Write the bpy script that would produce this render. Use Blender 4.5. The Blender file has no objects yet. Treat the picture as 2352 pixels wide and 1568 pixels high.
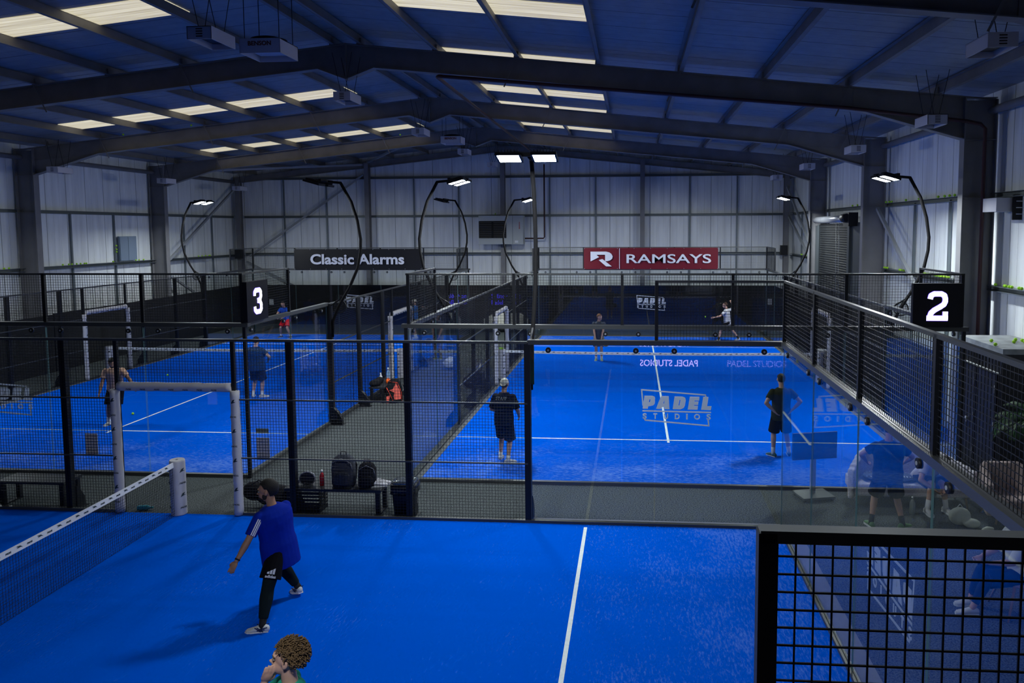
import bpy, math, random
from mathutils import Vector, Matrix, noise
random.seed(7)
PI = math.pi
scn = bpy.context.scene
COL = scn.collection

# ------------------------------------------------------------------ camera
cam_d = bpy.data.cameras.new('camera'); cam = bpy.data.objects.new('camera', cam_d); COL.objects.link(cam)
F_PX, YAW, PITCH, ROLL, PPX, PPY = 1761.51, 0.0802263, 0.0794029, -0.00434, 1313.21, 664.96
fw = Vector((-math.sin(YAW)*math.cos(PITCH), math.cos(YAW)*math.cos(PITCH), -math.sin(PITCH)))
rt = Vector((math.cos(YAW), math.sin(YAW), 0)); up = rt.cross(fw)
r2 = rt*math.cos(ROLL) + up*math.sin(ROLL); u2 = up*math.cos(ROLL) - rt*math.sin(ROLL)
M = Matrix((r2, u2, -fw)).transposed().to_4x4(); M.translation = Vector((7.6708, -12.2066, 4.8333))
cam.matrix_world = M
cam_d.sensor_width = 36.0; cam_d.lens = F_PX*36.0/2352.0
cam_d.shift_x = (1176-PPX)/2352.0; cam_d.shift_y = (PPY-784)/2352.0
cam_d.clip_start = 0.05; cam_d.clip_end = 300
scn.camera = cam

# ------------------------------------------------------------------ world, exposure, render hints
w = bpy.data.worlds.new('world'); scn.world = w; w.use_nodes = True
w.node_tree.nodes['Background'].inputs[0].default_value = (0.35, 0.45, 0.7, 1)
w.node_tree.nodes['Background'].inputs[1].default_value = 0.02
scn.view_settings.view_transform = 'Standard'; scn.view_settings.look = 'None'
scn.view_settings.exposure = 0.0; scn.view_settings.gamma = 1.0; scn.view_settings.use_curve_mapping = False
cy = scn.cycles
cy.max_bounces = 7; cy.diffuse_bounces = 3; cy.glossy_bounces = 3; cy.transmission_bounces = 2; cy.transparent_max_bounces = 24
cy.sample_clamp_indirect = 4.0; cy.caustics_reflective = False; cy.caustics_refractive = False
LAMP = 350.0          # floodlight diffuser radiance
ROOFLIGHT = 0.78      # daylight through the translucent roof strips

# ------------------------------------------------------------------ materials
MATS = {}
def mat(name, col=(0.5, 0.5, 0.5), rough=0.6, metal=0.0, spec=0.3, emit=None, estr=1.0, var=0.0, vscale=8.0, bump=0.0, bscale=60.0):
    if name in MATS: return MATS[name]
    m = bpy.data.materials.new(name); m.use_nodes = True; nt = m.node_tree; b = nt.nodes['Principled BSDF']
    b.inputs['Base Color'].default_value = (*col, 1); b.inputs['Roughness'].default_value = rough
    b.inputs['Metallic'].default_value = metal; b.inputs['Specular IOR Level'].default_value = spec
    if emit:
        b.inputs['Emission Color'].default_value = (*emit, 1); b.inputs['Emission Strength'].default_value = estr
    if var or bump:
        tc = nt.nodes.new('ShaderNodeTexCoord')
    if var:
        n = nt.nodes.new('ShaderNodeTexNoise'); n.inputs['Scale'].default_value = vscale; n.inputs['Detail'].default_value = 5
        nt.links.new(tc.outputs['Object'], n.inputs['Vector'])
        mr = nt.nodes.new('ShaderNodeMapRange'); mr.inputs[1].default_value = 0.3; mr.inputs[2].default_value = 0.7
        mr.inputs[3].default_value = 1-var; mr.inputs[4].default_value = 1+var
        nt.links.new(n.outputs['Fac'], mr.inputs[0])
        mx = nt.nodes.new('ShaderNodeVectorMath'); mx.operation = 'SCALE'; mx.inputs[0].default_value = col
        nt.links.new(mr.outputs[0], mx.inputs['Scale']); nt.links.new(mx.outputs[0], b.inputs['Base Color'])
    if bump:
        n2 = nt.nodes.new('ShaderNodeTexNoise'); n2.inputs['Scale'].default_value = bscale; n2.inputs['Detail'].default_value = 4
        nt.links.new(tc.outputs['Object'], n2.inputs['Vector'])
        bp = nt.nodes.new('ShaderNodeBump'); bp.inputs['Strength'].default_value = bump; bp.inputs['Distance'].default_value = 0.01
        nt.links.new(n2.outputs['Fac'], bp.inputs['Height']); nt.links.new(bp.outputs[0], b.inputs['Normal'])
    MATS[name] = m
    return m

def glass_mat():
    m = bpy.data.materials.new('court_glass'); m.use_nodes = True; nt = m.node_tree; nt.nodes.clear()
    out = nt.nodes.new('ShaderNodeOutputMaterial'); mix = nt.nodes.new('ShaderNodeMixShader')
    tr = nt.nodes.new('ShaderNodeBsdfTransparent'); tr.inputs[0].default_value = (0.955, 0.975, 0.97, 1)
    gl = nt.nodes.new('ShaderNodeBsdfGlossy'); gl.inputs['Roughness'].default_value = 0.0
    geo = nt.nodes.new('ShaderNodeNewGeometry'); mr = nt.nodes.new('ShaderNodeMapRange')
    mr.inputs[3].default_value = 1.43; mr.inputs[4].default_value = 1/1.43
    fr = nt.nodes.new('ShaderNodeFresnel')
    L = nt.links.new
    L(geo.outputs['Backfacing'], mr.inputs[0]); L(mr.outputs[0], fr.inputs['IOR']); L(fr.outputs[0], mix.inputs[0])
    L(tr.outputs[0], mix.inputs[1]); L(gl.outputs[0], mix.inputs[2]); L(mix.outputs[0], out.inputs[0])
    return m
GLASS = glass_mat()

def turf_mat(sand=0.45, nm='blue_turf'):
    m = bpy.data.materials.new(nm); m.use_nodes = True; nt = m.node_tree; b = nt.nodes['Principled BSDF']; L = nt.links.new
    N = nt.nodes.new
    tc = N('ShaderNodeTexCoord'); sep = N('ShaderNodeSeparateXYZ'); L(tc.outputs['Object'], sep.inputs[0])
    fine = N('ShaderNodeTexNoise'); fine.inputs['Scale'].default_value = 24; fine.inputs['Detail'].default_value = 6; fine.inputs['Roughness'].default_value = 0.7
    mp = N('ShaderNodeMapping'); mp.inputs['Scale'].default_value = (0.45, 1.6, 1); L(tc.outputs['Object'], mp.inputs[0]); L(mp.outputs[0], fine.inputs['Vector'])
    big = N('ShaderNodeTexNoise'); big.inputs['Scale'].default_value = 0.9; big.inputs['Detail'].default_value = 4; L(tc.outputs['Object'], big.inputs['Vector'])
    ab = N('ShaderNodeMath'); ab.operation = 'ABSOLUTE'; L(sep.outputs[1], ab.inputs[0])
    endm = N('ShaderNodeMapRange'); endm.inputs[1].default_value = 6.4; endm.inputs[2].default_value = 9.2; endm.inputs[3].default_value = 0.0; endm.inputs[4].default_value = 0.16
    L(ab.outputs[0], endm.inputs[0])
    bm = N('ShaderNodeMapRange'); bm.inputs[1].default_value = 0.42; bm.inputs[2].default_value = 0.68; bm.inputs[3].default_value = -0.09; bm.inputs[4].default_value = 0.02
    L(big.outputs['Fac'], bm.inputs[0])
    s1 = N('ShaderNodeMath'); s1.operation = 'ADD'; L(endm.outputs[0], s1.inputs[0]); L(bm.outputs[0], s1.inputs[1])
    s2 = N('ShaderNodeMath'); s2.operation = 'ADD'; L(fine.outputs['Fac'], s2.inputs[0]); L(s1.outputs[0], s2.inputs[1])
    msk = N('ShaderNodeMapRange'); msk.inputs[1].default_value = 0.57; msk.inputs[2].default_value = 0.80; msk.inputs[3].default_value = 0; msk.inputs[4].default_value = sand
    L(s2.outputs[0], msk.inputs[0])
    mix = N('ShaderNodeMix'); mix.data_type = 'RGBA'
    L(msk.outputs[0], mix.inputs[0]); mix.inputs[6].default_value = (0.0, 0.087, 0.60, 1); mix.inputs[7].default_value = (0.3, 0.46, 0.85, 1)
    L(mix.outputs[2], b.inputs['Base Color']); b.inputs['Roughness'].default_value = 1.0; b.inputs['Specular IOR Level'].default_value = 0.0
    return m

def cladding_mat(name, col, axis=0, seam=1.0):
    """ribbed sheet cladding: wide flats with fine seams running vertically; axis = coordinate across the ribs"""
    m = bpy.data.materials.new(name); m.use_nodes = True; nt = m.node_tree; b = nt.nodes['Principled BSDF']; L = nt.links.new; N = nt.nodes.new
    tc = N('ShaderNodeTexCoord'); sep = N('ShaderNodeSeparateXYZ'); L(tc.outputs['Object'], sep.inputs[0])
    def comb(period, width):
        d = N('ShaderNodeMath'); d.operation = 'DIVIDE'; d.inputs[1].default_value = period; L(sep.outputs[axis], d.inputs[0])
        f = N('ShaderNodeMath'); f.operation = 'FRACT'; L(d.outputs[0], f.inputs[0])
        s = N('ShaderNodeMath'); s.operation = 'SUBTRACT'; s.inputs[1].default_value = 0.5; L(f.outputs[0], s.inputs[0])
        a = N('ShaderNodeMath'); a.operation = 'ABSOLUTE'; L(s.outputs[0], a.inputs[0])
        r = N('ShaderNodeMapRange'); r.inputs[1].default_value = 0.0; r.inputs[2].default_value = width/period; r.inputs[3].default_value = 1; r.inputs[4].default_value = 0
        r.interpolation_type = 'SMOOTHSTEP'; L(a.outputs[0], r.inputs[0]); return r
    a1 = comb(seam, 0.022); a2 = comb(seam/3.0, 0.02)
    hm = N('ShaderNodeMath'); hm.operation = 'MULTIPLY_ADD'; hm.inputs[1].default_value = 0.55; L(a2.outputs[0], hm.inputs[0]); L(a1.outputs[0], hm.inputs[2])
    n = N('ShaderNodeTexNoise'); n.inputs['Scale'].default_value = 1.3; n.inputs['Detail'].default_value = 5
    mp = N('ShaderNodeMapping'); sc = [3.0, 3.0, 3.0]; sc[2] = 0.35; mp.inputs['Scale'].default_value = sc; L(tc.outputs['Object'], mp.inputs[0]); L(mp.outputs[0], n.inputs['Vector'])
    v = N('ShaderNodeMapRange'); v.inputs[1].default_value = 0.3; v.inputs[2].default_value = 0.7; v.inputs[3].default_value = 0.86; v.inputs[4].default_value = 1.08; L(n.outputs['Fac'], v.inputs[0])
    dk = N('ShaderNodeMath'); dk.operation = 'MULTIPLY_ADD'; dk.inputs[1].default_value = -0.42; L(a1.outputs[0], dk.inputs[0]); L(v.outputs[0], dk.inputs[2])
    vm = N('ShaderNodeVectorMath'); vm.operation = 'SCALE'; vm.inputs[0].default_value = col; L(dk.outputs[0], vm.inputs['Scale']); L(vm.outputs[0], b.inputs['Base Color'])
    bp = N('ShaderNodeBump'); bp.inputs['Strength'].default_value = 0.8; bp.inputs['Distance'].default_value = 0.02; L(hm.outputs[0], bp.inputs['Height']); L(bp.outputs[0], b.inputs['Normal'])
    b.inputs['Roughness'].default_value = 0.45; b.inputs['Specular IOR Level'].default_value = 0.35
    return m

def speckle_mat(name, c1, c2, scale):
    m = bpy.data.materials.new(name); m.use_nodes = True; nt = m.node_tree; b = nt.nodes['Principled BSDF']; L = nt.links.new; N = nt.nodes.new
    tc = N('ShaderNodeTexCoord'); n = N('ShaderNodeTexNoise'); n.inputs['Scale'].default_value = scale; n.inputs['Detail'].default_value = 3; L(tc.outputs['Object'], n.inputs['Vector'])
    n2 = N('ShaderNodeTexNoise'); n2.inputs['Scale'].default_value = 1.1; L(tc.outputs['Object'], n2.inputs['Vector'])
    r = N('ShaderNodeMapRange'); r.inputs[1].default_value = 0.36; r.inputs[2].default_value = 0.66; L(n.outputs['Fac'], r.inputs[0])
    mix = N('ShaderNodeMix'); mix.data_type = 'RGBA'; L(r.outputs[0], mix.inputs[0]); mix.inputs[6].default_value = (*c1, 1); mix.inputs[7].default_value = (*c2, 1)
    L(mix.outputs[2], b.inputs['Base Color']); b.inputs['Roughness'].default_value = 0.95; b.inputs['Specular IOR Level'].default_value = 0.1
    return m

def rooflight_mat():
    m = bpy.data.materials.new('translucent_rooflight'); m.use_nodes = True; nt = m.node_tree; b = nt.nodes['Principled BSDF']; L = nt.links.new; N = nt.nodes.new
    tc = N('ShaderNodeTexCoord'); mp = N('ShaderNodeMapping'); mp.inputs['Scale'].default_value = (0.25, 9, 1); L(tc.outputs['Object'], mp.inputs[0])
    n = N('ShaderNodeTexNoise'); n.inputs['Scale'].default_value = 1.6; n.inputs['Detail'].default_value = 4; L(mp.outputs[0], n.inputs['Vector'])
    cr = N('ShaderNodeValToRGB'); cr.color_ramp.elements[0].position = 0.3; cr.color_ramp.elements[0].color = (0.52, 0.44, 0.24, 1)
    cr.color_ramp.elements[1].position = 0.68; cr.color_ramp.elements[1].color = (0.95, 0.88, 0.62, 1); L(n.outputs['Fac'], cr.inputs[0])
    L(cr.outputs[0], b.inputs['Emission Color']); b.inputs['Emission Strength'].default_value = ROOFLIGHT
    b.inputs['Base Color'].default_value = (0.6, 0.58, 0.5, 1)
    return m

TURF = turf_mat(); TURF1 = turf_mat(0.2, 'blue_turf_clean')
CLAD_X = cladding_mat('grey_cladding_back', (0.82, 0.85, 0.86), 0)
CLAD_Y = cladding_mat('grey_cladding_side', (0.80, 0.84, 0.85), 1)
ROOF = cladding_mat('roof_liner_sheet', (0.27, 0.30, 0.32), 1, 1.0)
CARPET = speckle_mat('speckled_carpet', (0.022, 0.028, 0.03), (0.115, 0.128, 0.132), 48)
ROOFL = rooflight_mat()
STEEL = mat('grey_steelwork', (0.2, 0.19, 0.18), 0.5, 0, 0.35, var=0.15, vscale=2)
COLSTEEL = mat('column_steelwork', (0.19, 0.19, 0.2), 0.5, 0, 0.35, var=0.1, vscale=2)
GIRT = mat('galvanised_girt', (0.16, 0.19, 0.21), 0.45, 0.3, 0.4)
BLACK = mat('black_powder_coat', (0.008, 0.009, 0.012), 0.5, 0, 0.3)
RAILM = mat('lit_black_rail', (0.05, 0.054, 0.056), 0.4, 0, 0.5)  # black coat paled in colour to show lamplight on the rail tops
WIRE = mat('black_wire', (0.006, 0.007, 0.009), 0.5, 0, 0.35)
KERB = mat('grey_kerb', (0.115, 0.12, 0.13), 0.9, var=0.1)
LINE = mat('white_line', (0.72, 0.78, 0.8), 0.85, var=0.06, vscale=20)
PAD = mat('white_padding', (0.52, 0.51, 0.54), 0.6, var=0.06, vscale=6, bump=0.25, bscale=9)
PRINT = mat('dark_print', (0.03, 0.05, 0.06), 0.7)
DARKBAND = mat('black_lining', (0.012, 0.012, 0.014), 0.8, var=0.2, vscale=3)
GEDGE = mat('glass_edge', (0.11, 0.22, 0.22), 0.4)
VINYL = mat('frosted_vinyl', (0.66, 0.70, 0.76), 0.6)
_n = VINYL.node_tree; _t = _n.nodes.new('ShaderNodeBsdfTranslucent'); _t.inputs[0].default_value = (0.8, 0.83, 0.88, 1); _m = _n.nodes.new('ShaderNodeMixShader'); _m.inputs[0].default_value = 0.5
_n.links.new(_n.nodes['Principled BSDF'].outputs[0], _m.inputs[1]); _n.links.new(_t.outputs[0], _m.inputs[2]); _n.links.new(_m.outputs[0], _n.nodes['Material Output'].inputs[0])
YBALL = mat('tennis_ball_felt', (0.42, 0.8, 0.05), 0.9, bump=0.3, bscale=300)
WHITE = mat('white_paint', (0.7, 0.72, 0.75), 0.5)

# ------------------------------------------------------------------ mesh builder
class MB:
    def __init__(s): s.v = []; s.f = []; s.mi = []; s.cur = 0; s.smooth = []; s.sm = False
    def _face(s, f): s.f.append(f); s.mi.append(s.cur); s.smooth.append(s.sm)
    def raw(s, vs, fs):
        o = len(s.v); s.v += [tuple(v) for v in vs]
        for f in fs: s._face([i+o for i in f])
        return s
    def box(s, c, d, R=None):
        x, y, z = d[0]/2, d[1]/2, d[2]/2; c = Vector(c)
        vs = [Vector((a*x, b*y, e*z)) for a in (-1, 1) for b in (-1, 1) for e in (-1, 1)]
        if R is not None: vs = [R @ v for v in vs]
        return s.raw([v+c for v in vs], [(0,1,3,2),(4,6,7,5),(0,4,5,1),(2,3,7,6),(0,2,6,4),(1,5,7,3)])
    def bb(s, lo, hi): return s.box([(a+b)/2 for a, b in zip(lo, hi)], [abs(b-a) for a, b in zip(lo, hi)])
    def bar(s, a, b, wd, ht, upv=(0, 0, 1)):
        a = Vector(a); b = Vector(b); d = (b-a); l = d.length; d.normalize(); u = Vector(upv); x = d.cross(u)
        if x.length < 1e-4: x = d.cross(Vector((1, 0, 0)))
        x.normalize(); z = x.cross(d); R = Matrix((x, d, z)).transposed()
        return s.box((a+b)/2, (wd, l, ht), R)
    def tube(s, pts, r, n=8, cap=True, ell=None):
        pts = [Vector(p) for p in pts]; k = len(pts); rs = r if isinstance(r, (list, tuple)) else [r]*k
        rings = []; prev = None
        for i, p in enumerate(pts):
            d = (pts[min(i+1, k-1)]-pts[max(i-1, 0)]).normalized()
            if prev is None:
                x = d.cross(Vector((0, 0, 1)));
                if x.length < 1e-3: x = d.cross(Vector((1, 0, 0)))
            else: x = prev - d*prev.dot(d)
            x.normalize(); y = d.cross(x); prev = x
            rings.append([p + (x*math.cos(2*PI*j/n) + y*math.sin(2*PI*j/n))*rs[i] for j in range(n)])
        vs = [v for g in rings for v in g]; fs = []
        for i in range(k-1):
            for j in range(n): fs.append((i*n+j, i*n+(j+1) % n, (i+1)*n+(j+1) % n, (i+1)*n+j))
        if cap: fs.append(tuple(range(n))[::-1]); fs.append(tuple((k-1)*n+j for j in range(n)))
        old = s.sm; s.sm = True; s.raw(vs, fs); s.sm = old
        if cap: s.smooth[-1] = False; s.smooth[-2] = False
        return s
    def ell(s, c, r, R=None, n=12, m=8):
        c = Vector(c); r = r if isinstance(r, (list, tuple)) else (r, r, r)
        vs = [Vector((0, 0, r[2]))]
        for i in range(1, m):
            t = PI*i/m
            for j in range(n): vs.append(Vector((r[0]*math.sin(t)*math.cos(2*PI*j/n), r[1]*math.sin(t)*math.sin(2*PI*j/n), r[2]*math.cos(t))))
        vs.append(Vector((0, 0, -r[2])))
        if R is not None: vs = [R @ v for v in vs]
        fs = [(0, 1+j, 1+(j+1) % n) for j in range(n)]
        for i in range(m-2):
            for j in range(n): fs.append((1+i*n+j, 1+(i+1)*n+j, 1+(i+1)*n+(j+1) % n, 1+i*n+(j+1) % n))
        e = len(vs)-1; o = 1+(m-2)*n
        for j in range(n): fs.append((e, o+(j+1) % n, o+j))
        old = s.sm; s.sm = True; s.raw([v+c for v in vs], fs); s.sm = old
        return s
    def loft(s, rings, cap=True):
        n = len(rings[0]); vs = [v for g in rings for v in g]; fs = []
        for i in range(len(rings)-1):
            for j in range(n): fs.append((i*n+j, i*n+(j+1) % n, (i+1)*n+(j+1) % n, (i+1)*n+j))
        if cap: fs.append(tuple(range(n))[::-1]); fs.append(tuple((len(rings)-1)*n+j for j in range(n)))
        old = s.sm; s.sm = True; s.raw(vs, fs); s.sm = old; return s
    def prism(s, pts, o, u, v, d):
        """polygon pts in plane (o,u,v) extruded by vector d"""
        o = Vector(o); u = Vector(u); v = Vector(v); d = Vector(d); n = len(pts)
        a = [o+u*p[0]+v*p[1] for p in pts]; b = [q+d for q in a]
        fs = [tuple(range(n)), tuple(range(2*n-1, n-1, -1))] + [(i, i+n, (i+1) % n+n, (i+1) % n) for i in range(n)]
        return s.raw(a+b, fs)
    def mesh(s, me, mtx=None):
        vs = [(mtx @ v.co if mtx else v.co) for v in me.vertices]
        return s.raw(vs, [tuple(p.vertices) for p in me.polygons])
    def data(s, name, mats):
        me = bpy.data.meshes.new(name); me.from_pydata(s.v, [], s.f)
        for m in (mats if isinstance(mats, (list, tuple)) else [mats]): me.materials.append(m)
        me.polygons.foreach_set('material_index', s.mi); me.polygons.foreach_set('use_smooth', s.smooth); me.update()
        return me
    def build(s, name, mats, parent=None, loc=None, rot=0):
        return put(s.data(name, mats), name, parent, loc, rot)

def put(me, name, parent=None, loc=None, rot=0):
    o = bpy.data.objects.new(name, me); COL.objects.link(o)
    if parent: o.parent = parent
    if loc is not None: o.location = loc
    if rot: o.rotation_euler = (0, 0, rot)
    return o
def tag(o, label, cat, group=None, kind=None):
    o['label'] = label; o['category'] = cat
    if group: o['group'] = group
    if kind: o['kind'] = kind
    return o
def thing(name, label, cat, loc=(0, 0, 0), rot=0, group=None):
    return tag(put(None, name, None, loc, rot), label, cat, group)
def struct(o): o['kind'] = 'structure'; return o
def dup(o, loc, rot=None, label=None, parent=None):
    def rec(a, par):
        c = a.copy(); COL.objects.link(c)
        if par: c.parent = par
        for ch in a.children: rec(ch, c)
        return c
    r = rec(o, parent); r.location = loc
    if rot is not None: r.rotation_euler = (0, 0, rot)
    if label: r['label'] = label
    return r
DG = bpy.context.evaluated_depsgraph_get
def text_data(body, bold=0.0, shear=0.0, space=1.0):
    c = bpy.data.curves.new('t', 'FONT'); c.body = body; c.size = 1; c.offset = bold; c.shear = shear; c.space_character = space
    c.align_x = 'LEFT'; c.fill_mode = 'BOTH'; c.extrude = 0.004; c.resolution_u = 4
    o = bpy.data.objects.new('t', c); COL.objects.link(o); dg = DG(); dg.update()
    me = bpy.data.meshes.new_from_object(o.evaluated_get(dg)); bpy.data.objects.remove(o); bpy.data.curves.remove(c)
    return me
def text_into(mb, body, org, u, v, width=None, height=None, depth=0.002, **k):
    """text lower-left at org, in directions u (right) and v (up), fitted to width/height"""
    me = text_data(body, **k); xs = [q.co.x for q in me.vertices]; ys = [q.co.y for q in me.vertices]
    x0, x1, y0, y1 = min(xs), max(xs), min(ys), max(ys)
    sy = (height or 1)/(y1-y0) if height else None; sx = width/(x1-x0) if width else sy
    if sy is None: sy = sx
    u = Vector(u).normalized(); v = Vector(v).normalized(); nn = u.cross(v); o = Vector(org)
    vs = [o + u*((q.co.x-x0)*sx) + v*((q.co.y-y0)*sy) + nn*(q.co.z/0.004*depth) for q in me.vertices]
    mb.raw(vs, [tuple(p.vertices) for p in me.polygons]); bpy.data.meshes.remove(me)
    return mb
def strip(mb, pts, wd, o, u, v, nd):
    """polyline band of given width drawn in a plane"""
    for a, b in zip(pts[:-1], pts[1:]):
        A = Vector((a[0], a[1], 0)); B = Vector((b[0], b[1], 0)); d = (B-A).normalized(); A = A-d*wd*0.45; B = B+d*wd*0.45; n = Vector((-d.y, d.x, 0))*wd/2
        mb.prism([A+n, A-n, B-n, B+n], o, u, v, nd)

# ------------------------------------------------------------------ building: floor, walls, roof
YB, YF = 26.4, -16.5            # back wall and front wall
XL, XR = -13.05, 15.5
RX, RZ, SL = 1.2, 9.0, 0.1045   # ridge x, rafter top height there, roof slope
def roofz(x, off=0.0): return RZ + off - SL*abs(x-RX)
struct(MB().bb((XL-.3, YF-.3, -0.2), (XR+.3, YB+.4, 0)).build('floor', CARPET))
for nm, sx in (('ceiling', 1), ('ceiling', -1)):
    xe = XR+.3 if sx > 0 else XL-.3
    b = MB(); b.prism([(RX, roofz(RX, .24)), (xe, roofz(xe, .24)), (xe, roofz(xe, .34)), (RX, roofz(RX, .34))], (0, YF-.3, 0), (1, 0, 0), (0, 0, 1), (0, YB-YF+.7, 0))
    struct(b.build(nm, ROOF))
b = MB(); b.prism([(XL-.3, 0), (XR+.3, 0), (XR+.3, roofz(XR+.3, .24)), (RX, roofz(RX, .24)), (XL-.3, roofz(XL-.3, .24))], (0, YB+.05, 0), (1, 0, 0), (0, 0, 1), (0, .2, 0)); struct(b.build('wall_back', CLAD_X))
b = MB(); b.prism([(XL-.3, 0), (XR+.3, 0), (XR+.3, roofz(XR+.3, .24)), (RX, roofz(RX, .24)), (XL-.3, roofz(XL-.3, .24))], (0, YF-.25, 0), (1, 0, 0), (0, 0, 1), (0, .2, 0)); struct(b.build('wall_front', mat('dark_front_wall', (0.03, 0.032, 0.04), 0.8)))
struct(MB().bb((XL-.2, YF, 0), (XL, YB+.05, roofz(XL, .24))).build('wall_left', CLAD_Y))
struct(MB().bb((XR, YF, 0), (XR+.2, YB+.05, roofz(XR, .24))).build('wall_right', CLAD_Y))
# black lining along the foot of the walls
struct(MB().bb((-12.2, 25.72, 0), (14.6, 25.78, 2.02)).build('baseboard_back', DARKBAND))
b = MB()
for y0, y1, h in ((25.7, 19.6, 2.02), (19.6, 12.45, 2.0), (12.4, 5.2, 1.97), (5.2, -9, 1.97)): b.bb((-12.18, y1, 0), (-12.12, y0, h))
struct(b.build('baseboard_left', DARKBAND))
struct(MB().bb((14.56, 5.4, 0), (14.62, 25.7, 1.98)).build('baseboard_right', DARKBAND))

# portal frames
def beam_line(mb, pts, wd, th, y):
    for a, c in zip(pts[:-1], pts[1:]): mb.bar((a[0], y, a[1]), (c[0], y, c[1]), wd, th)
def portal(y, n):
    b = MB(); top = [(XL+.75-.65, roofz(-12.95)), (RX, RZ), (15.35, roofz(15.35))]
    for s in (1, -1):
        X = lambda d: RX + s*d
        T = [(X(0), RZ), (X(14.15), roofz(X(14.15)))]
        Bt = [(X(0), 8.22), (X(.65), 8.46), (X(11.2), 7.38), (X(13.5), 6.70)]
        w0 = [(X(0), 8.22), (X(.65), 8.46), (X(11.2), 7.38), (X(13.5), 6.70), (X(13.5), roofz(X(13.5))), (X(0), RZ)]
        b.prism(w0, (0, y-.01, 0), (1, 0, 0), (0, 0, 1), (0, .02, 0))
        beam_line(b, T, .22, .02, y); beam_line(b, Bt, .22, .018, y)
        for d in (3.9, 7.5, 9.3, 11.1, 13.0, 2.05, 5.7): # stays from purlin to bottom flange
            if d in (3.9, 7.5, 11.1, 13.0): b.bar((X(d), y-.11, roofz(X(d))+.02), (X(d-.3), y-.1, roofz(X(d))-.62), .03, .006, (0, 1, 0))
        b.bar((X(11.2), y-.012, 7.38), (X(11.2), y-.012, roofz(X(11.2))), .02, .02)
        b.bar((X(11.2), y-.016, 7.40), (X(13.5), y-.016, 7.18), .02, .02)
    b.bar((RX, y, 8.2), (RX, y, 9.0), .22, .02, (1, 0, 0))
    struct(b.build('trim_%d' % n, STEEL))
    for k, s in enumerate((1, -1)):
        X = lambda d: RX + s*d
        b = MB(); x0, x1 = X(13.5), X(14.15)
        b.bb((min(x0, x1), y-.012, 0), (max(x0, x1), y+.012, roofz(x1)))
        b.bb((x0-.012, y-.12, 0), (x0+.012, y+.12, roofz(x0))); b.bb((x1-.012, y-.12, 0), (x1+.012, y+.12, roofz(x1)))
        for z in (6.68, 5.45, roofz(x0)-.03): b.bb((min(x0, x1), y-.11, z-.008), (max(x0, x1), y+.11, z+.008))
        struct(b.build('trim_%d' % (n+1+k), COLSTEEL))
FY = [-9.25, -2.1, 5.05, 12.2, 19.35]
for i, y in enumerate(FY): portal(y, 1+3*i)
# back wall frame: rafter, corner and gable posts
b = MB()
for s in (1, -1):
    X = lambda d: RX+s*d
    b.prism([(X(0), RZ-.3), (X(14.1), roofz(X(14.1))-.3), (X(14.1), roofz(X(14.1))), (X(0), RZ)], (0, 26.15, 0), (1, 0, 0), (0, 0, 1), (0, .14, 0))
    b.bar((X(0), 26.2, RZ-.3), (X(14.1), 26.2, roofz(X(14.1))-.3), .22, .02)
struct(b.build('trim_20', STEEL))
for i, x in enumerate((-12.62, -5.8, 1.15, 8.12, 15.1)):
    b = MB(); h = roofz(x)-.1
    b.bb((x-.012, 25.95, 0), (x+.012, 26.25, h)); b.bb((x-.11, 25.93, 0), (x+.11, 25.95, h)); b.bb((x-.11, 26.25, 0), (x+.11, 26.27, h))
    struct(b.build('trim_%d' % (21+i), COLSTEEL))
# purlins
n = 30
for s in (1, -1):
    for d in (.32, 2.05, 3.88, 5.68, 7.48, 9.28, 11.08, 12.95):
        x = RX+s*d; z = roofz(x)+.02; a = math.atan(SL)*s; R = Matrix.Rotation(a, 3, 'Y')
        b = MB(); b.box((x, (YF+YB)/2, z+.1), (.012, YB-YF, .2), R); b.box((x+.035, (YF+YB)/2, z+.005), (.07, YB-YF, .012), R); b.box((x-.035, (YF+YB)/2, z+.195), (.07, YB-YF, .012), R)
        for y in FY: b.box((x, y, z+.06), (.1, .2, .14), R)
        struct(b.build('trim_%d' % n, STEEL)); n += 1
# girts, sag rods and braces on the walls
def girt(a, c, z, n):
    b = MB(); b.bar((a[0], a[1], z), (c[0], c[1], z), .18, .012); b.bar((a[0], a[1], z-.1), (c[0], c[1], z-.1), .18, .012)
    dx = 1 if abs(a[0]-c[0]) > 1 else 0
    off = (0, .06) if dx else ((.06, 0) if a[0] > 0 else (-.06, 0))
    b.bar((a[0]+off[0], a[1]+off[1], z-.05), (c[0]+off[0], c[1]+off[1], z-.05), .012, .11); struct(b.build('trim_%d' % n, GIRT))
n = 50
for z in (7.5, 5.55, 3.64): girt((-12.5, 26.32), (15.0, 26.32), z, n); n += 1
for z in (5.55, 3.57):
    girt((-12.93, YF), (-12.93, 26.2), z, n); n += 1
    girt((15.4, YF), (15.4, 26.2), z, n); n += 1
for x in (-12.93, 15.4):
    b = MB()
    b.tube([(x-(.12 if x > 0 else -.12), YF, 7.3), (x-(.12 if x > 0 else -.12), 26.1, 7.3)], .085, 10); struct(b.build('trim_%d' % n, COLSTEEL)); n += 1
cols = (-12.62, -5.8, 1.15, 8.12, 15.1)
for a, c in zip(cols[:-1], cols[1:]):
    for t in (1/3, 2/3):
        x = a+(c-a)*t; struct(MB().bb((x-.035, 26.36, 0), (x+.035, 26.41, 7.5)).build('trim_%d' % n, GIRT)); n += 1
for y0 in (-2.1, 5.05, 12.2, 19.35):
    for t in (1/3, 2/3):
        y = y0+7.15*t
        for x in (-13.0, 15.44):
            if x > 0 and 13 < y < 19: continue
            struct(MB().bb((x-.03, y-.03, 0), (x+.03, y+.03, 5.5)).build('trim_%d' % n, GIRT)); n += 1
BR = mat('brace_steel', (0.3, 0.32, 0.34), 0.5)
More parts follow.
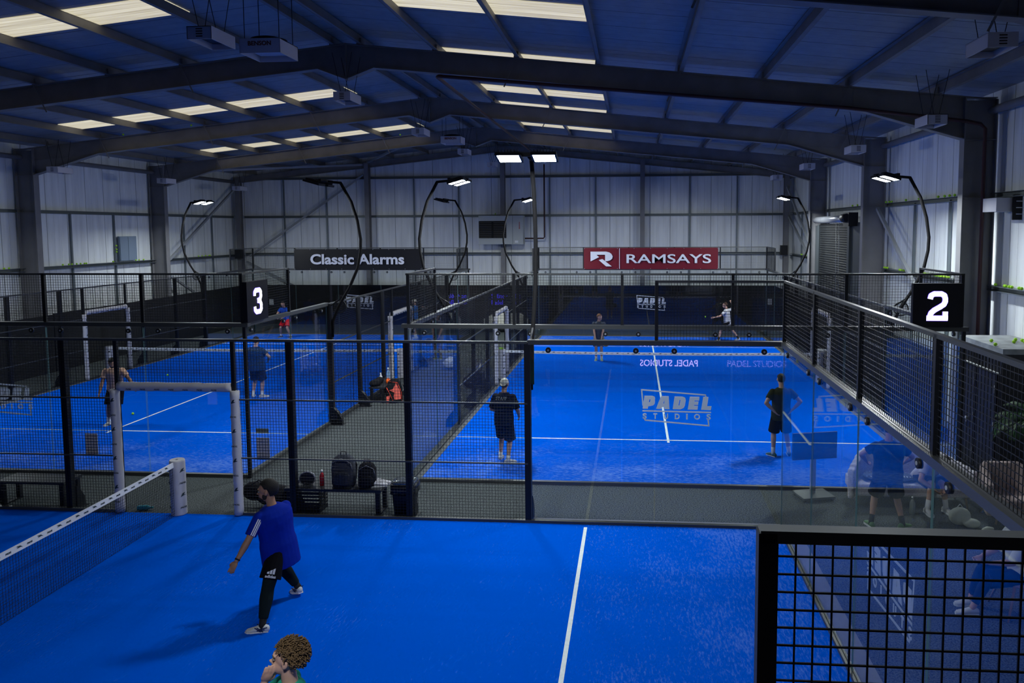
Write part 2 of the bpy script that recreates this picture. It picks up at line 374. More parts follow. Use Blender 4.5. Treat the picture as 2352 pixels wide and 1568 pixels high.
for a, c in (((-12.1, 26.05, 3.5), (-5.98, 26.05, 7.6)), ((-12.3, 26.05, 3.2), (-6.1, 26.05, .1)), ((-12.6, 19.9, 3.55), (-12.6, 26.0, 7.1)), ((-12.6, 19.8, 2.9), (-12.6, 25.6, .05)),
             ((15.1, 26.2, 6.95), (15.1, 20.0, 3.6)), ((15.1, 12.0, 5.4), (15.1, 7.6, 2.6)), ((15.2, 26, 5.4), (15.2, 21.5, 3.6))):
    b = MB(); b.bar(a, c, .09, .09, (0, 0, 1)); struct(b.build('trim_%d' % n, BR)); n += 1
for a, c in (((-12.2, 19.4, 7.3), (-6, 26.1, 8.1)), ((-1, 19.4, 8.72), (-5.8, 26.1, 8.2))):
    b = MB(); b.bar(a, c, .09, .09); struct(b.build('trim_%d' % n, BR)); n += 1
# translucent rooflights
k = 1
for s, ys in ((1, ((1.28, 2.28), (5.62, 6.6), (10.12, 11.1), (13.1, 14.1), (17.95, 18.9), (-3.2, -2.3))), (-1, ((1.3, 2.3), (10.25, 11.3), (18.0, 18.95)))):
    d0, d1 = (2.05, 5.68) if s > 0 else (2.05, 11.08)
    for y0, y1 in ys:
        x0, x1 = RX+s*d0, RX+s*d1
        b = MB(); b.prism([(x0, roofz(x0, .225)), (x1, roofz(x1, .225)), (x1, roofz(x1, .239)), (x0, roofz(x0, .239))], (0, y0, 0), (1, 0, 0), (0, 0, 1), (0, y1-y0, 0))
        struct(b.build('window_%d' % k, ROOFL)); k += 1
# roller shutter
SLAT = mat('dark_shutter_slats', (0.014, 0.016, 0.018), 0.6, 0.0)
b = MB()
for i in range(58):
    z = .05+i*.085; b.prism([(0, 0), (.03, .02), (.03, .065), (0, .085)], (14.97, 14.55, z), (-1, 0, 0), (0, 0, 1), (0, 3.95, 0))
door = b.build('door_1', SLAT); struct(door)
b = MB(); b.bb((14.9, 18.5, 0), (15.1, 18.75, 4.95)); b.bb((14.9, 14.3, 0), (15.1, 14.55, 4.95)); b.bb((14.95, 18.75, 0), (15.0, 19.3, 4.9)); b.bb((14.98, 13.3, 0), (15.1, 14.3, 5.0)); b.build('shutter_guide', mat('shutter_guide', (0.05, 0.06, 0.065), 0.4), door)
b = MB(); b.tube([(14.9, 14.2, 5.12), (14.9, 19.0, 5.12)], .13, 14); b.build('shutter_roll', mat('shutter_roll', (0.4, 0.42, 0.45), 0.3, .4), door)
b = MB(); b.box((14.85, 14.0, 5.1), (.3, .7, .45)); b.tube([(14.7, 13.8, 5.15), (14.7, 14.3, 5.15)], .14, 12); b.build('shutter_motor', BLACK, door)
b = MB(); b.tube([(14.8, 15.2, 5.0), (14.8, 15.1, 1.2)], .008, 5); b.tube([(14.8, 15.6, 5.0), (14.8, 15.4, 1.2)], .008, 5); b.build('pull_chain', BR, door)
# mezzanine the camera looks from
struct(MB().bb((XL+.8, YF, 3.0), (14.6, -11.35, 3.2)).build('floor_mezzanine', mat('mezzanine_deck', (0.03, 0.03, 0.035), 0.8)))

# ------------------------------------------------------------------ padel courts
CACHE = {}
def cached(key, fn):
    if key not in CACHE: CACHE[key] = fn()
    return CACHE[key]
def mesh_panel_data(wd, ht, r=.0025, pitch=.05):
    """welded wire mesh lying in local XZ, origin at lower left"""
    def f():
        b = MB(); nx = int(round(wd/pitch)); nz = int(round(ht/pitch))
        for i in range(nx+1): b.box((wd*i/nx, 0, ht/2), (2*r, 2*r, ht))
        for i in range(nz+1): b.box((wd/2, -.003, ht*i/nz), (wd, 2*r, 2*r))
        return b.data('mesh_panel', WIRE)
    return cached(('mesh', wd, ht, r), f)
def glass_data(wd):
    def f():
        b = MB(); x0, x1 = .006, wd-.006; t = .006
        b.raw([(x0, -t, .06), (x1, -t, .06), (x1, -t, 2.95), (x0, -t, 2.95), (x0, t, .06), (x1, t, .06), (x1, t, 2.95), (x0, t, 2.95)], [(0, 1, 2, 3), (5, 4, 7, 6)])
        b.cur = 1; b.raw([(x0, -t, .06), (x1, -t, .06), (x1, -t, 2.95), (x0, -t, 2.95), (x0, t, .06), (x1, t, .06), (x1, t, 2.95), (x0, t, 2.95)], [(1, 5, 6, 2), (4, 0, 3, 7), (3, 2, 6, 7), (4, 5, 1, 0)])
        return b.data('glass_panel', [GLASS, GEDGE])
    return cached(('glass', wd), f)
def clamp_data():
    def f():
        b = MB(); b.tube([(0, -.02, 0), (0, .02, 0)], .045, 14); b.cur = 1; b.tube([(0, -.026, 0), (0, .026, 0)], .017, 10)
        return b.data('glass_clamp', [BLACK, BR])
    return cached('clamp', f)

class Wall:
    """helper placing parts along a straight enclosure wall; o = start, ang = direction, out = +1 when outside is on local +Y"""
    def __init__(s, root, o, ang, out): s.root = root; s.o = Vector(o); s.a = ang; s.u = Vector((math.cos(ang), math.sin(ang), 0)); s.n = Vector((-math.sin(ang), math.cos(ang), 0)); s.out = out
    def P(s, t, z=0, off=0): return s.o + s.u*t + s.n*off*s.out + Vector((0, 0, z))
    def put(s, me, name, t, z=0, off=0, parent=None): return put(me, name, parent or s.root, s.P(t, z, off), s.a)
    def glass(s, t0, wd, clamps=True):
        g = s.put(glass_data(wd), 'glass_panel', t0)
        if clamps:
            for q in (.3, wd-.3):
                c = put(clamp_data(), 'glass_clamp', g, (q, 0, 2.88))
    def mesh(s, t0, wd, z, ht, off=.012): s.put(mesh_panel_data(wd, ht), 'mesh_panel', t0, z, off)
    def post(s, t, z0, z1, wd=.08, dp=.06, off=.04, gusset=False):
        def f():
            b = MB(); b.bb((-wd/2, -dp/2, 0), (wd/2, dp/2, z1-z0))
            if gusset:
                q = s.out
                b.prism([(dp/2, 0), (dp/2+.2, 0), (dp/2+.2, .16), (dp/2+.1, .32), (dp/2, .42)], (-.06, 0, 0), (0, q, 0), (0, 0, 1), (.12, 0, 0))
                b.bb((-.1, -.05, 0), (.1, .3*q if q > 0 else -.3, .012)) if q > 0 else b.bb((-.1, -.3, 0), (.1, .05, .012))
                for e in (.12, .27): b.tube([(-.05, e*q, 0), (-.05, e*q, .03)], .012, 6)
            return b.data('post', BLACK)
        s.put(cached(('post', z1-z0, wd, dp, gusset, s.out), f), 'post', t, z0, off)
    def rail(s, t0, t1, z, wd=.05, ht=.03, off=.03, name='rail'):
        l = t1-t0
        def f():
            b = MB(); b.bb((0, -wd/2, -ht/2), (l, wd/2, ht/2)); return b.data(name, RAILM)
        s.put(cached(('rail', round(l, 3), wd, ht, name), f), name, t0, z, off)

def padding_data(ln, vertical):
    """foam sleeve with small repeated lettering; along local Z (vertical) or local X"""
    def f():
        b = MB(); rnd = random.Random(3); r = .075; N = 24
        ax = lambda t, dx, dy: (dx, dy, t) if vertical else (t, dx, dy)
        pts = [ax(ln*i/N, rnd.uniform(-.004, .004), rnd.uniform(-.004, .004)) for i in range(N+1)]
        b.tube(pts, [r*rnd.uniform(.95, 1.04) for _ in pts], 14)
        t = .18; k = 0; b.cur = 1
        while t < ln-.15:
            for q in (-1, 1):
                if vertical and k % 2:
                    b.prism([(-.03, 0), (.0, .05), (.035, .06), (.015, .02), (.05, .012), (-.02, -.012)], (0, .079*q, t), (-q, 0, 0), (0, 0, 1), (0, .002*q, 0))
                elif vertical: text_into(b, 'PADEL', (.055*q, .079*q, t), (-q, 0, 0), (0, 0, 1), width=.11, bold=.01, shear=.3)
                else: text_into(b, 'PADEL', (t if q < 0 else t+.1, .079*q, -.045), (-q, 0, 0), (0, 0, 1), width=.1, bold=.01, shear=.3)
            t += .25; k += 1
        return b.data('padding', [PAD, PRINT])
    return cached(('pad', ln, vertical), f)

# the studio emblem: skewed frame, heavy slanted PADEL, rule and spaced STUDIOS (all as outlines, width ~1.32 m)
def emblem_data():
    def f():
        b = MB(); o = (-.66, 0, -.36); u = (1, 0, 0); v = (0, 0, 1); d = (0, -.003, 0); S = 1.32/1750.0
        px = lambda pts: [Vector(((x-310)*S, (1120-y)*S, 0)) for x, y in pts]
        G = [[(405, 365), (600, 365), (655, 385), (668, 430), (662, 540), (630, 600), (560, 622), (500, 632), (488, 690), (360, 690)],
             [(820, 367), (1000, 370), (1025, 695), (905, 695), (895, 650), (850, 650), (830, 640), (812, 692), (690, 690)],
             [(1145, 372), (1340, 375), (1400, 400), (1418, 450), (1400, 580), (1370, 650), (1290, 695), (1100, 695)],
             [(1515, 375), (1750, 375), (1742, 470), (1635, 475), (1632, 492), (1730, 495), (1720, 578), (1625, 582), (1618, 600), (1715, 600), (1705, 698), (1465, 695)],
             [(1840, 375), (1968, 378), (1938, 605), (2045, 605), (2030, 705), (1790, 700)]]
        for i, g in enumerate(G):
            if i == 0: # P with counter
                b.prism(px([(405, 365), (600, 365), (655, 385), (668, 430), (662, 455), (540, 455), (535, 455), (525, 455), (395, 455)]), o, u, v, d)
                b.prism(px([(395, 455), (530, 455), (512, 525), (382, 525)]), o, u, v, d); b.prism(px([(555, 455), (662, 455), (664, 525), (540, 525)]), o, u, v, d)
                b.prism(px([(382, 525), (664, 525), (655, 570), (620, 605), (560, 622), (500, 632), (488, 690), (360, 690)]), o, u, v, d)
            elif i == 1:
                b.prism(px([(820, 367), (1000, 370), (1006, 480), (888, 480), (770, 480)]), o, u, v, d); b.prism(px([(770, 480), (885, 480), (868, 555), (740, 555)]), o, u, v, d)
                b.prism(px([(893, 480), (1006, 480), (1012, 555), (890, 555)]), o, u, v, d); b.prism(px([(740, 555), (1012, 555), (1018, 645), (820, 645), (707, 645)]), o, u, v, d)
                b.prism(px([(707, 645), (830, 645), (812, 692), (690, 690)]), o, u, v, d); b.prism(px([(890, 645), (1018, 645), (1025, 695), (905, 695)]), o, u, v, d)
            elif i == 2:
                b.prism(px([(1145, 372), (1340, 375), (1400, 400), (1418, 460), (1132, 460)]), o, u, v, d); b.prism(px([(1132, 460), (1265, 460), (1240, 600), (1112, 600)]), o, u, v, d)
                b.prism(px([(1288, 460), (1418, 460), (1398, 600), (1262, 600)]), o, u, v, d); b.prism(px([(1112, 600), (1398, 600), (1365, 660), (1290, 695), (1100, 695)]), o, u, v, d)
            elif i == 3:
                b.prism(px([(1515, 375), (1750, 375), (1742, 472), (1502, 472)]), o, u, v, d); b.prism(px([(1502, 472), (1630, 472), (1628, 492), (1498, 492)]), o, u, v, d)
                b.prism(px([(1498, 492), (1728, 492), (1718, 580), (1486, 580)]), o, u, v, d); b.prism(px([(1486, 580), (1618, 580), (1616, 600), (1482, 600)]), o, u, v, d)
                b.prism(px([(1482, 600), (1715, 600), (1705, 698), (1465, 698)]), o, u, v, d)
            else:
                b.prism(px([(1840, 375), (1968, 378), (1938, 605), (1808, 605)]), o, u, v, d); b.prism(px([(1808, 605), (2045, 605), (2030, 705), (1790, 700)]), o, u, v, d)
        W = 34*S
        strip(b, px([(370, 600), (335, 218), (1890, 330), (1905, 372)]), W, o, u, v, d)
        strip(b, px([(372, 745), (2020, 762)]), W, o, u, v, d)
        strip(b, px([(405, 940), (430, 978), (1985, 1095), (1965, 950)]), W, o, u, v, d)
        for ch, x in zip('STUDIOS', (362, 622, 885, 1150, 1430, 1622, 1925)):
            wd = {'I': 36, 'O': 145, 'D': 122}.get(ch, 102)
            text_into(b, ch, Vector(o)+Vector(((x-310)*S, -.003, (1120-945)*S)), u, v, width=wd*S, height=140*S, bold=.035, depth=.003)
        return b.data('studio_emblem', VINYL)
    return cached('emblem', f)

def make_court(root, corner_posts=(1, 1, 1, 1), far_flip=0):
    hx, hy = 5.05, 10.08
    # end walls (local y = -hy and +hy) and side walls
    for e in (-1, 1):
        wl = Wall(root, (-hx, e*hy, 0), 0, e)
        for i in range(5):
            wl.glass(.01+i*2.018, 2.008); wl.mesh(.01+i*2.018, 2.018, 3.06, .92, off=.0)
        for i in range(6): wl.post(.01+i*2.018 - (.0 if i < 5 else .0), 3.04, 4.0, .055, .05, 0)
        wl.rail(-.12, 2*hx+.12, 3.01, .11, .075, 0, 'glass_head_rail'); wl.rail(-.03, 2*hx+.03, 3.99, .05, .035, 0, 'top_rail')
        wl.rail(0, 2*hx, .03, .07, .06, 0, 'base_rail')
        put(emblem_data(), 'studio_emblem', root, (0, e*hy-.012 if e < 0 or not far_flip else e*hy+.012, 1.52), 0 if e < 0 or not far_flip else PI)
    for sx in (-1, 1):
        wl = Wall(root, (sx*hx, -hy, 0), PI/2, -sx)
        T = lambda y: y+hy
        for e in (-1, 1):
            for k in (0, 1):
                y0 = (-hy+2.02*k) if e < 0 else (hy-2.02*(k+1)); wl.glass(T(y0)+.005, 2.01)
            ym = -hy if e < 0 else hy-2.02
            wl.mesh(T(ym), 2.0, 3.06, .92, 0)
            wl.post(T(-hy+2.0 if e < 0 else hy-2.0), 3.04, 4.0, .05, .05, 0)
            a, c = (-hy, -6.02) if e < 0 else (6.02, hy)
            wl.rail(T(a), T(c), 3.01, .11, .075, 0, 'glass_head_rail')
            a2, c2 = (-hy, -hy+2.02) if e < 0 else (hy-2.02, hy)
            wl.rail(T(a2), T(c2), 3.99, .05, .035, 0, 'top_rail')
            # mesh fence between 6 and 1
            for p0, p1 in ((6, 4), (4, 2), (2, 1)):
                y0 = min(e*p0, e*p1); wl.mesh(T(y0), abs(p0-p1), .04, 2.94, 0)
            a3, c3 = (-6, -1) if e < 0 else (1, 6)
            for z in (1.0, 2.0): wl.rail(T(a3), T(c3), z, .03, .022, -.01)
            for p, wd, dp in ((6, .1, .14), (4, .1, .1), (2, .1, .1)): wl.post(T(e*p), 0, 3.0, wd, dp, .05, True)
            wl.post(T(e*1.03), 0, 3.0, .06, .06, .02)
            wl.put(padding_data(2.12, True), 'door_padding', T(e*1.06), .03, -.02)
        wl.mesh(T(-1), 2.0, 2.25, .73, 0)
        wl.rail(T(-6), T(6), 3.0, .06, .04, 0, 'top_rail'); wl.rail(T(-1), T(1), 2.24, .05, .05, 0, 'door_head')
        wl.put(padding_data(2.0, False), 'door_padding', T(-1.0), 2.2, 0)
        wl.rail(T(-hy), T(-1.05), .03, .07, .06, 0, 'base_rail'); wl.rail(T(1.05), T(hy), .03, .07, .06, 0, 'base_rail')
        for e, kk in ((-1, 0), (1, 1)):
            if corner_posts[(0 if sx < 0 else 1)+2*kk]:
                b = cached('cpost', lambda: MB().bb((-.03, -.03, 0), (.03, .03, 2.98)).data('corner_post', BLACK)); put(b, 'corner_post', root, (sx*(hx+.04), e*(hy+.02), 0))
def surface_data():
    b = MB(); b.bb((-4.9, -9.92, .0), (4.9, 9.92, .014)); return b.data('turf', TURF)
def surface_data1():
    b = MB(); b.bb((-5.03, -10.05, .0), (5.03, 10.05, .014)); return b.data('turf', TURF1)
def surface_parts(root, first=False):
    def lines():
        b = MB(); z0, z1 = .014, .0165
        for e in (-1, 1): b.bb((-4.9, e*6.95-.027, z0), (4.9, e*6.95+.027, z1))
        b.bb((-.027, -7.15, z0), (.027, 7.15, z1)); return b.data('court_lines', LINE)
    def kerb():
        b = MB()
        for e in (-1, 1):
            b.bb((-5.04, e*9.92, 0), (5.04, e*10.1, .022))
            for sx in (-1, 1): b.bb((sx*4.9, e*6.0, 0), (sx*5.06, e*10.0, .021)); b.bb((sx*4.9, 0, 0), (sx*5.02, e*6.0, .013))
        return b.data('kerb', KERB)
    def kerb1():
        b = MB(); b.bb((-5.2, 10.12, 0), (5.2, 10.36, .02)); b.bb((-5.24, 6.0, 0), (-5.1, 10.12, .02)); b.bb((-5.24, -10.1, 0), (-5.1, -6.0, .02)); return b.data('kerb', mat('light_kerb', (.22, .22, .25), .9))
    put(cached('lines', lines), 'court_lines', root); put(cached('kerb1', kerb1) if first else cached('kerb', kerb), 'kerb', root)

COURTS = {2: (8.4714, 12.02, 0), 3: (-4.885, 12.02, 0), 1: (-.04, -5.06, -PI/2)}
LBL = {1: 'foreground', 2: 'far right', 3: 'far left'}
for c, (x, y, r) in COURTS.items():
    if c == 1:
        # court turned a quarter; its local -y end looks towards world -x
        root = thing('court_enclosure', 'black steel and glass enclosure around the foreground court nearest the viewer', 'sports enclosure', (x, y, 0), -PI/2)
        make_court(root, (1, 0, 0, 0), 1)
    else:
        root = thing('court_enclosure', 'glass and black mesh enclosure of the %s court beside the lit number %d sign' % (LBL[c], c), 'sports enclosure', (x, y, 0), 0)
        make_court(root)
    t = tag(put(cached('turf1', surface_data1) if c == 1 else cached('turf', surface_data), 'court_surface', None, (x, y, 0), r), {1: 'blue turf floor of the foreground court under the player in the blue shirt', 2: 'blue turf floor of the far right court behind the large emblem', 3: 'blue turf floor of the far left court beside the number 3 sign'}[c], 'court surface')
    surface_parts(t, c == 1)

# nets
NETW = mat('net_cord', (0.012, 0.016, 0.022), 0.8)
def net_data():
    b = MB(); L_ = 4.88; nx = 216; nz = 19; r = .0017
    top = lambda x: .86+.04*(abs(x)/L_)**2
    for i in range(nx+1):
        x = -L_+2*L_*i/nx; sw = .02*math.sin(i*.05)
        b.bar((x, 0, .03), (x+sw*.3, .0, top(x)-.03), 2*r, 2*r, (0, 1, 0))
    for k in range(nz+1):
        pts = []
        for j in range(13):
            x = -L_+2*L_*j/12; pts.append((x, .012*math.sin(k*.9), .03+(top(x)-.06)*k/nz))
        for a, c in zip(pts[:-1], pts[1:]): b.bar(a, c, 2*r, 2*r)
    return b.data('netting', NETW)
def tape_data():
    b = MB(); pts = [(-4.9+9.8*i/28, .92*.0+.87+.04*(abs(-4.9+9.8*i/28)/4.9)**2) for i in range(29)]
    rnd = random.Random(5)
    for s in (-1, 1):
        for (x0, z0), (x1, z1) in zip(pts[:-1], pts[1:]): b.raw([(x0, s*.013, z0-.055), (x1, s*.013, z1-.055), (x1, s*.008, z1+.03), (x0, s*.008, z0+.03)], [(0, 1, 2, 3)])
    for (x0, z0), (x1, z1) in zip(pts[:-1], pts[1:]):
        b.raw([(x0, -.008, z0+.03), (x1, -.008, z1+.03), (x1, .008, z1+.03), (x0, .008, z0+.03)], [(0, 1, 2, 3)]); b.raw([(x0, -.013, z0-.055), (x1, -.013, z1-.055), (x1, .013, z1-.055), (x0, .013, z0-.055)], [(3, 2, 1, 0)])
    return b.data('net_tape', mat('net_tape_white', (0.66, 0.68, 0.72), .7))
def tapeprint_data():
    b = MB(); x = -4.7; k = 0; me = None
    while x < 4.7:
        z = .845+.04*(abs(x)/4.9)**2
        for s in (-1, 1):
            if k % 2: text_into(b, 'PADEL', (x-.05*(-s), s*.0135, z), (-s, 0, 0), (0, 0, 1), width=.09, bold=.01, shear=.3)
            else: b.prism([(-.05, -.01), (-.01, .02), (.05, .025), (.02, .005), (.05, -.005), (-.02, -.002)], (x, s*.0135, z+.015), (1, 0, 0), (0, 0, 1), (0, s*.001, 0))
        x += .17; k += 1
    return b.data('tape_print', PRINT)
def netpost_data():
    b = MB(); b.tube([(0, 0, .018), (0, 0, .03), (0, 0, .4), (0, 0, .7), (0, 0, .93), (0, 0, .96)], [.125, .128, .124, .127, .124, .115], 28)
    b.cur = 1
    for k in range(4):
        z = .14+.21*k
        for a in (.2, 2.3, 4.3):
            u = Vector((math.cos(a+PI/2), math.sin(a+PI/2), 0)); nrm = Vector((math.cos(a), math.sin(a), 0))
            if k % 2 == 0: text_into(b, 'PADEL', nrm*.129-u*.06+Vector((0, 0, z)), u, (0, 0, 1), width=.12, bold=.015, shear=.3)
            else: b.prism([(-.05, -.01), (-.02, .045), (.03, .06), (.012, .02), (.05, .015), (-.02, .0)], nrm*.13+Vector((0, 0, z)), u, (0, 0, 1), nrm*.002)
    b.cur = 2; b.tube([(0, 0, .96), (0, 0, .966)], .02, 10)
    return b.data('net_post', [PAD, PRINT, BR])
for c, (x, y, r) in COURTS.items():
    root = thing('court_net', {1: 'white-taped black net running to the padded post in the left foreground', 2: 'white-taped black net across the far right court', 3: 'white-taped black net across the far left court'}[c], 'net', (x, y, 0), r)
    put(cached('net', net_data), 'netting', root); t = put(cached('tape', tape_data), 'net_tape', root); put(cached('tapeprint', tapeprint_data), 'tape_print', t)
    for s in (-1, 1): put(cached('npost', netpost_data), 'net_post', root, (s*5.02, 0, .0), 0 if s > 0 else PI)

# ------------------------------------------------------------------ floodlights on curved poles
POLE = mat('matt_black_pole', (0.006, 0.006, 0.007), 0.8, 0, 0.12)
LAMPON = mat('lit_lamp_diffuser', (1, 1, 1), .4, emit=(0.90, 0.97, 1.0), estr=LAMP)
LAMPHI = mat('lit_lamp_diffuser_bright', (1, 1, 1), .4, emit=(0.90, 0.97, 1.0), estr=LAMP*1.62)
LAMPOFF = mat('unlit_lamp_diffuser', (0.05, 0.055, 0.06), .3)
def pole_data():
    b = MB(); P = [(.10, 2.2), (.12, 2.6), (.30, 3.0), (.55, 3.4), (.78, 3.9), (.86, 4.3), (.87, 4.6), (.80, 5.05), (.66, 5.5), (.42, 5.94), (.40, 5.97)]
    b.tube([(0, x, z) for x, z in P], .036, 10); b.tube([(0, .42, 5.96), (0, .1, 5.99)], .03, 8)
    return b.data('curved_pole', POLE)
def bracket_data():
    b = MB(); b.bar((0, .05, 2.95), (0, .42, 3.2), .03, .03); b.bar((0, .05, 2.5), (0, .5, 3.3), .03, .03); b.bb((-.06, .04, 2.3), (.06, .08, 3.02))
    return b.data('pole_bracket', BLACK)
def ring_data():
    b = MB(); N = 20; b.tube([(0, .3+.16*math.cos(2*PI*i/N), 2.95+.16*math.sin(2*PI*i/N)) for i in range(N+1)], .014, 6, False)
    for k in range(-3, 4):
        h = math.sqrt(.16**2-(k*.045)**2); b.tube([(0, .3+k*.045, 2.95-h), (0, .3+k*.045, 2.95+h)], .005, 4); b.tube([(0, .3-h, 2.95+k*.045), (0, .3+h, 2.95+k*.045)], .005, 4)
    return b.data('round_grille', BLACK)
def head_data():
    b = MB(); b.bb((-.2, -.2, .012), (.2, .2, .05)); b.bb((-.2, -.2, 0), (-.17, .2, .02)); b.bb((.17, -.2, 0), (.2, .2, .02)); b.bb((-.2, -.2, 0), (.2, -.17, .02)); b.bb((-.2, .17, 0), (.2, .2, .02))
    for k in range(7): b.bb((-.15+.05*k-.005, -.16, .05), (-.15+.05*k+.005, .16, .1))
    return b.data('lamp_head', BLACK)
def diff_data(m):
    b = MB(); b.raw([(-.17, -.17, .006), (-.17, .17, .006), (.17, .17, .006), (.17, -.17, .006)], [(0, 1, 2, 3)]); b.raw([(-.17, -.17, .012), (-.17, .17, .012), (.17, .17, .012), (.17, -.17, .012)], [(3, 2, 1, 0)])
    return b.data('diffuser', m)
def floodlight(loc, ang, label, on=True, tilt=.16, hi=False):
    """local +Y points away from the court"""
    t = thing('floodlight', label, 'floodlight', loc, ang)
    put(cached('pole', pole_data), 'curved_pole', t); put(cached('brk', bracket_data), 'pole_bracket', t); put(cached('ring', ring_data), 'round_grille', t)
    b = cached('cross', lambda: MB().bb((-.36, .0, 5.98), (.36, .07, 6.04)).data('cross_arm', BLACK)); put(b, 'cross_arm', t)
    for s in (-1, 1):
        h = put(cached('head', head_data), 'lamp_head', t, (s*.28, -.14, 5.93)); h.rotation_euler = (-tilt, 0, 0)
        put(cached(('diff', on, hi), lambda: diff_data((LAMPHI if hi else LAMPON) if on else LAMPOFF)), 'diffuser', h)
for c, side, yy, on, lab in (
    (3, 1, 6.0, True, 'dark backed twin floodlight turned away on a curved pole right of the number 3 sign'),
    (3, 1, 18.0, True, 'small dark backed floodlight turned away, in the middle distance left of the wall heater'),
    (3, -1, 18.0, True, 'lit twin floodlight on a curved pole by the left wall brace'),
    (3, -1, 6.0, True, 'lit floodlight at the near left edge of the far left court'),
    (2, -1, 6.0, True, 'lit twin floodlight on a curved pole between the two far courts, nearer one'),
    (2, -1, 18.0, True, 'lit twin floodlight on a curved pole in front of the wall heater'),
    (2, 1, 6.0, True, 'lit twin floodlight on a curved pole above the number 2 sign'),
    (2, 1, 18.0, True, 'lit floodlight on a curved pole left of the roller shutter')):
    x = COURTS[c][0]+side*5.08
    floodlight((x, yy, 0), -PI/2*side, lab, on, .28, c == 2)
floodlight((6.0, .02, 0), 0, 'lit twin floodlight facing the viewer on the straight looking pole in the centre', True, .22)
t = thing('hanging_floodlight', 'lit twin floodlight hanging from the roof above the near side of the foreground court', 'floodlight', (6.0, -10.14, 0), PI)
MB().bb((-.36, .0, 5.98), (.36, .07, 6.04)).build('cross_arm', BLACK, t)
for s in (-1, 1):
    MB().tube([(s*.3, .035, 6.04), (s*.3, .035, 8.55)], .012, 6).build('hanging_rod', BLACK, t)
    h = put(cached('head', head_data), 'lamp_head', t, (s*.28, -.14, 5.93)); h.rotation_euler = (-.22, 0, 0)
    put(cached(('diff', True, False), lambda: diff_data(LAMPON)), 'diffuser', h)

# ------------------------------------------------------------------ illuminated number signs
DIGIT = mat('lit_digit', (1, 1, 1), .5, emit=(0.86, 0.84, 1.0), estr=2.2)
HALO = mat('violet_digit_edge', (.2, .1, .9), .5, emit=(0.14, 0.05, 0.95), estr=.9)
SIGNB = mat('black_sign_box', (0.004, 0.004, 0.008), .4)
def digit_box(name, label, digit, loc, rot):
    t = thing(name, label, 'sign', loc, rot)
    b = MB(); b.bb((0, 0, 0), (.84, .09, .78)); b.build('sign_box', SIGNB, t)
    def fit(depth, grow, m, nm):
        b = MB(); P = {'2': [], '3': []}
        # heavy condensed numerals traced as bands; units 0..1 x 0..1.3
        W = .30
        if digit == '2': segs = [[(.16, .93), (.2, 1.08), (.34, 1.15), (.66, 1.15), (.8, 1.08), (.84, .95), (.84, .82), (.78, .7), (.62, .6), (.36, .46), (.22, .34), (.17, .2), (.17, .13)], [(.02, .12), (.98, .12)], [(.86, .05), (.86, .40)]]
        else: segs = [[(.17, .9), (.18, 1.06), (.3, 1.15), (.7, 1.15), (.82, 1.05), (.83, .86), (.74, .7), (.45, .66)], [(.45, .66), (.74, .62), (.84, .46), (.83, .24), (.7, .14), (.32, .14), (.18, .24), (.17, .4)]]
        kx, kz = .38, .42; ox = .42-.5*kx; oz = .38-.5*1.3*kz/1.0*.98
        ww = .088+grow
        for sg in segs:
            pts = [Vector((ox+kx*p[0], oz+kz*p[1]*1.0, 0)) for p in sg]
            for A, B in zip(pts[:-1], pts[1:]):
                d = (B-A).normalized(); n = Vector((-d.y, d.x, 0))*ww/2
                b.prism([A+n, A-n, B-n, B+n], (0, -depth, 0), (1, 0, 0), (0, 0, 1), (0, .004, 0))
            for q in pts[1:-1]:
                b.prism([(q.x+ww/2*math.cos(2*PI*j/14), q.y+ww/2*math.sin(2*PI*j/14)) for j in range(14)], (0, -depth, 0), (1, 0, 0), (0, 0, 1), (0, .004, 0))
        b.build(nm, m, t)
    fit(.004, .014, HALO, 'digit_edge'); fit(.0085, 0, DIGIT, 'digit')
digit_box('number_sign', 'black box sign with a glowing white number 2 on the right fence', '2', (12.62, 1.78, 3.06), 0)
# the 3 faces the aisle (towards +x): local -Y must look to +x
digit_box('number_sign', 'black box sign with a glowing white number 3 on the left court corner', '3', (.3, 1.87, 3.06), PI/2)

# ------------------------------------------------------------------ banners on the far enclosure
def banner(label, x0, x1, z0, z1, m):
    t = thing('banner', label, 'banner', (x0, 22.02, z0))
    W = x1-x0; H = z1-z0; b = MB(); nx, nz = 40, 8
    def dy(i, k):
        x = i/nx; z = k/nz
        return -.012*math.sin(x*23+z*2)*(.3+abs(z-.5)) - .03*math.exp(-((x-.03)*18)**2)*(1-z)
    g = [[(W*i/nx, dy(i, k), H*k/nz) for i in range(nx+1)] for k in range(nz+1)]
    vs = [p for r_ in g for p in r_]; vs2 = [(x, y+.004, z) for x, y, z in vs]
    fs = [(k*(nx+1)+i, k*(nx+1)+i+1, (k+1)*(nx+1)+i+1, (k+1)*(nx+1)+i) for k in range(nz) for i in range(nx)]
    b.sm = True; b.raw(vs, fs); b.raw(vs2, [f[::-1] for f in fs]); b.build('banner_sheet', m, t)
    b = MB()
    for i in range(9):
        for z in (.03, H-.03): b.tube([(.03+(W-.06)*i/8, -.055, z), (.03+(W-.06)*i/8, -.04, z)], .014, 8)
    b.build('eyelet', BR, t)
    return t
BW = mat('banner_print_white', (.62, .64, .7), .6)
t = banner('black banner reading Classic Alarms on the far fence', -7.9, -1.92, 3.0, 3.95, mat('black_banner_vinyl', (.009, .009, .011), .45))
b = MB(); text_into(b, 'Classic Alarms', (.78, -.06, .24), (1, 0, 0), (0, 0, 1), width=4.4, height=.48, bold=.028, depth=.003); b.build('lettering', BW, t)
t = banner('red banner reading RAMSAYS with a white R emblem', 5.47, 11.4, 3.02, 3.97, mat('red_banner_vinyl', (.13, .004, .013), .5))
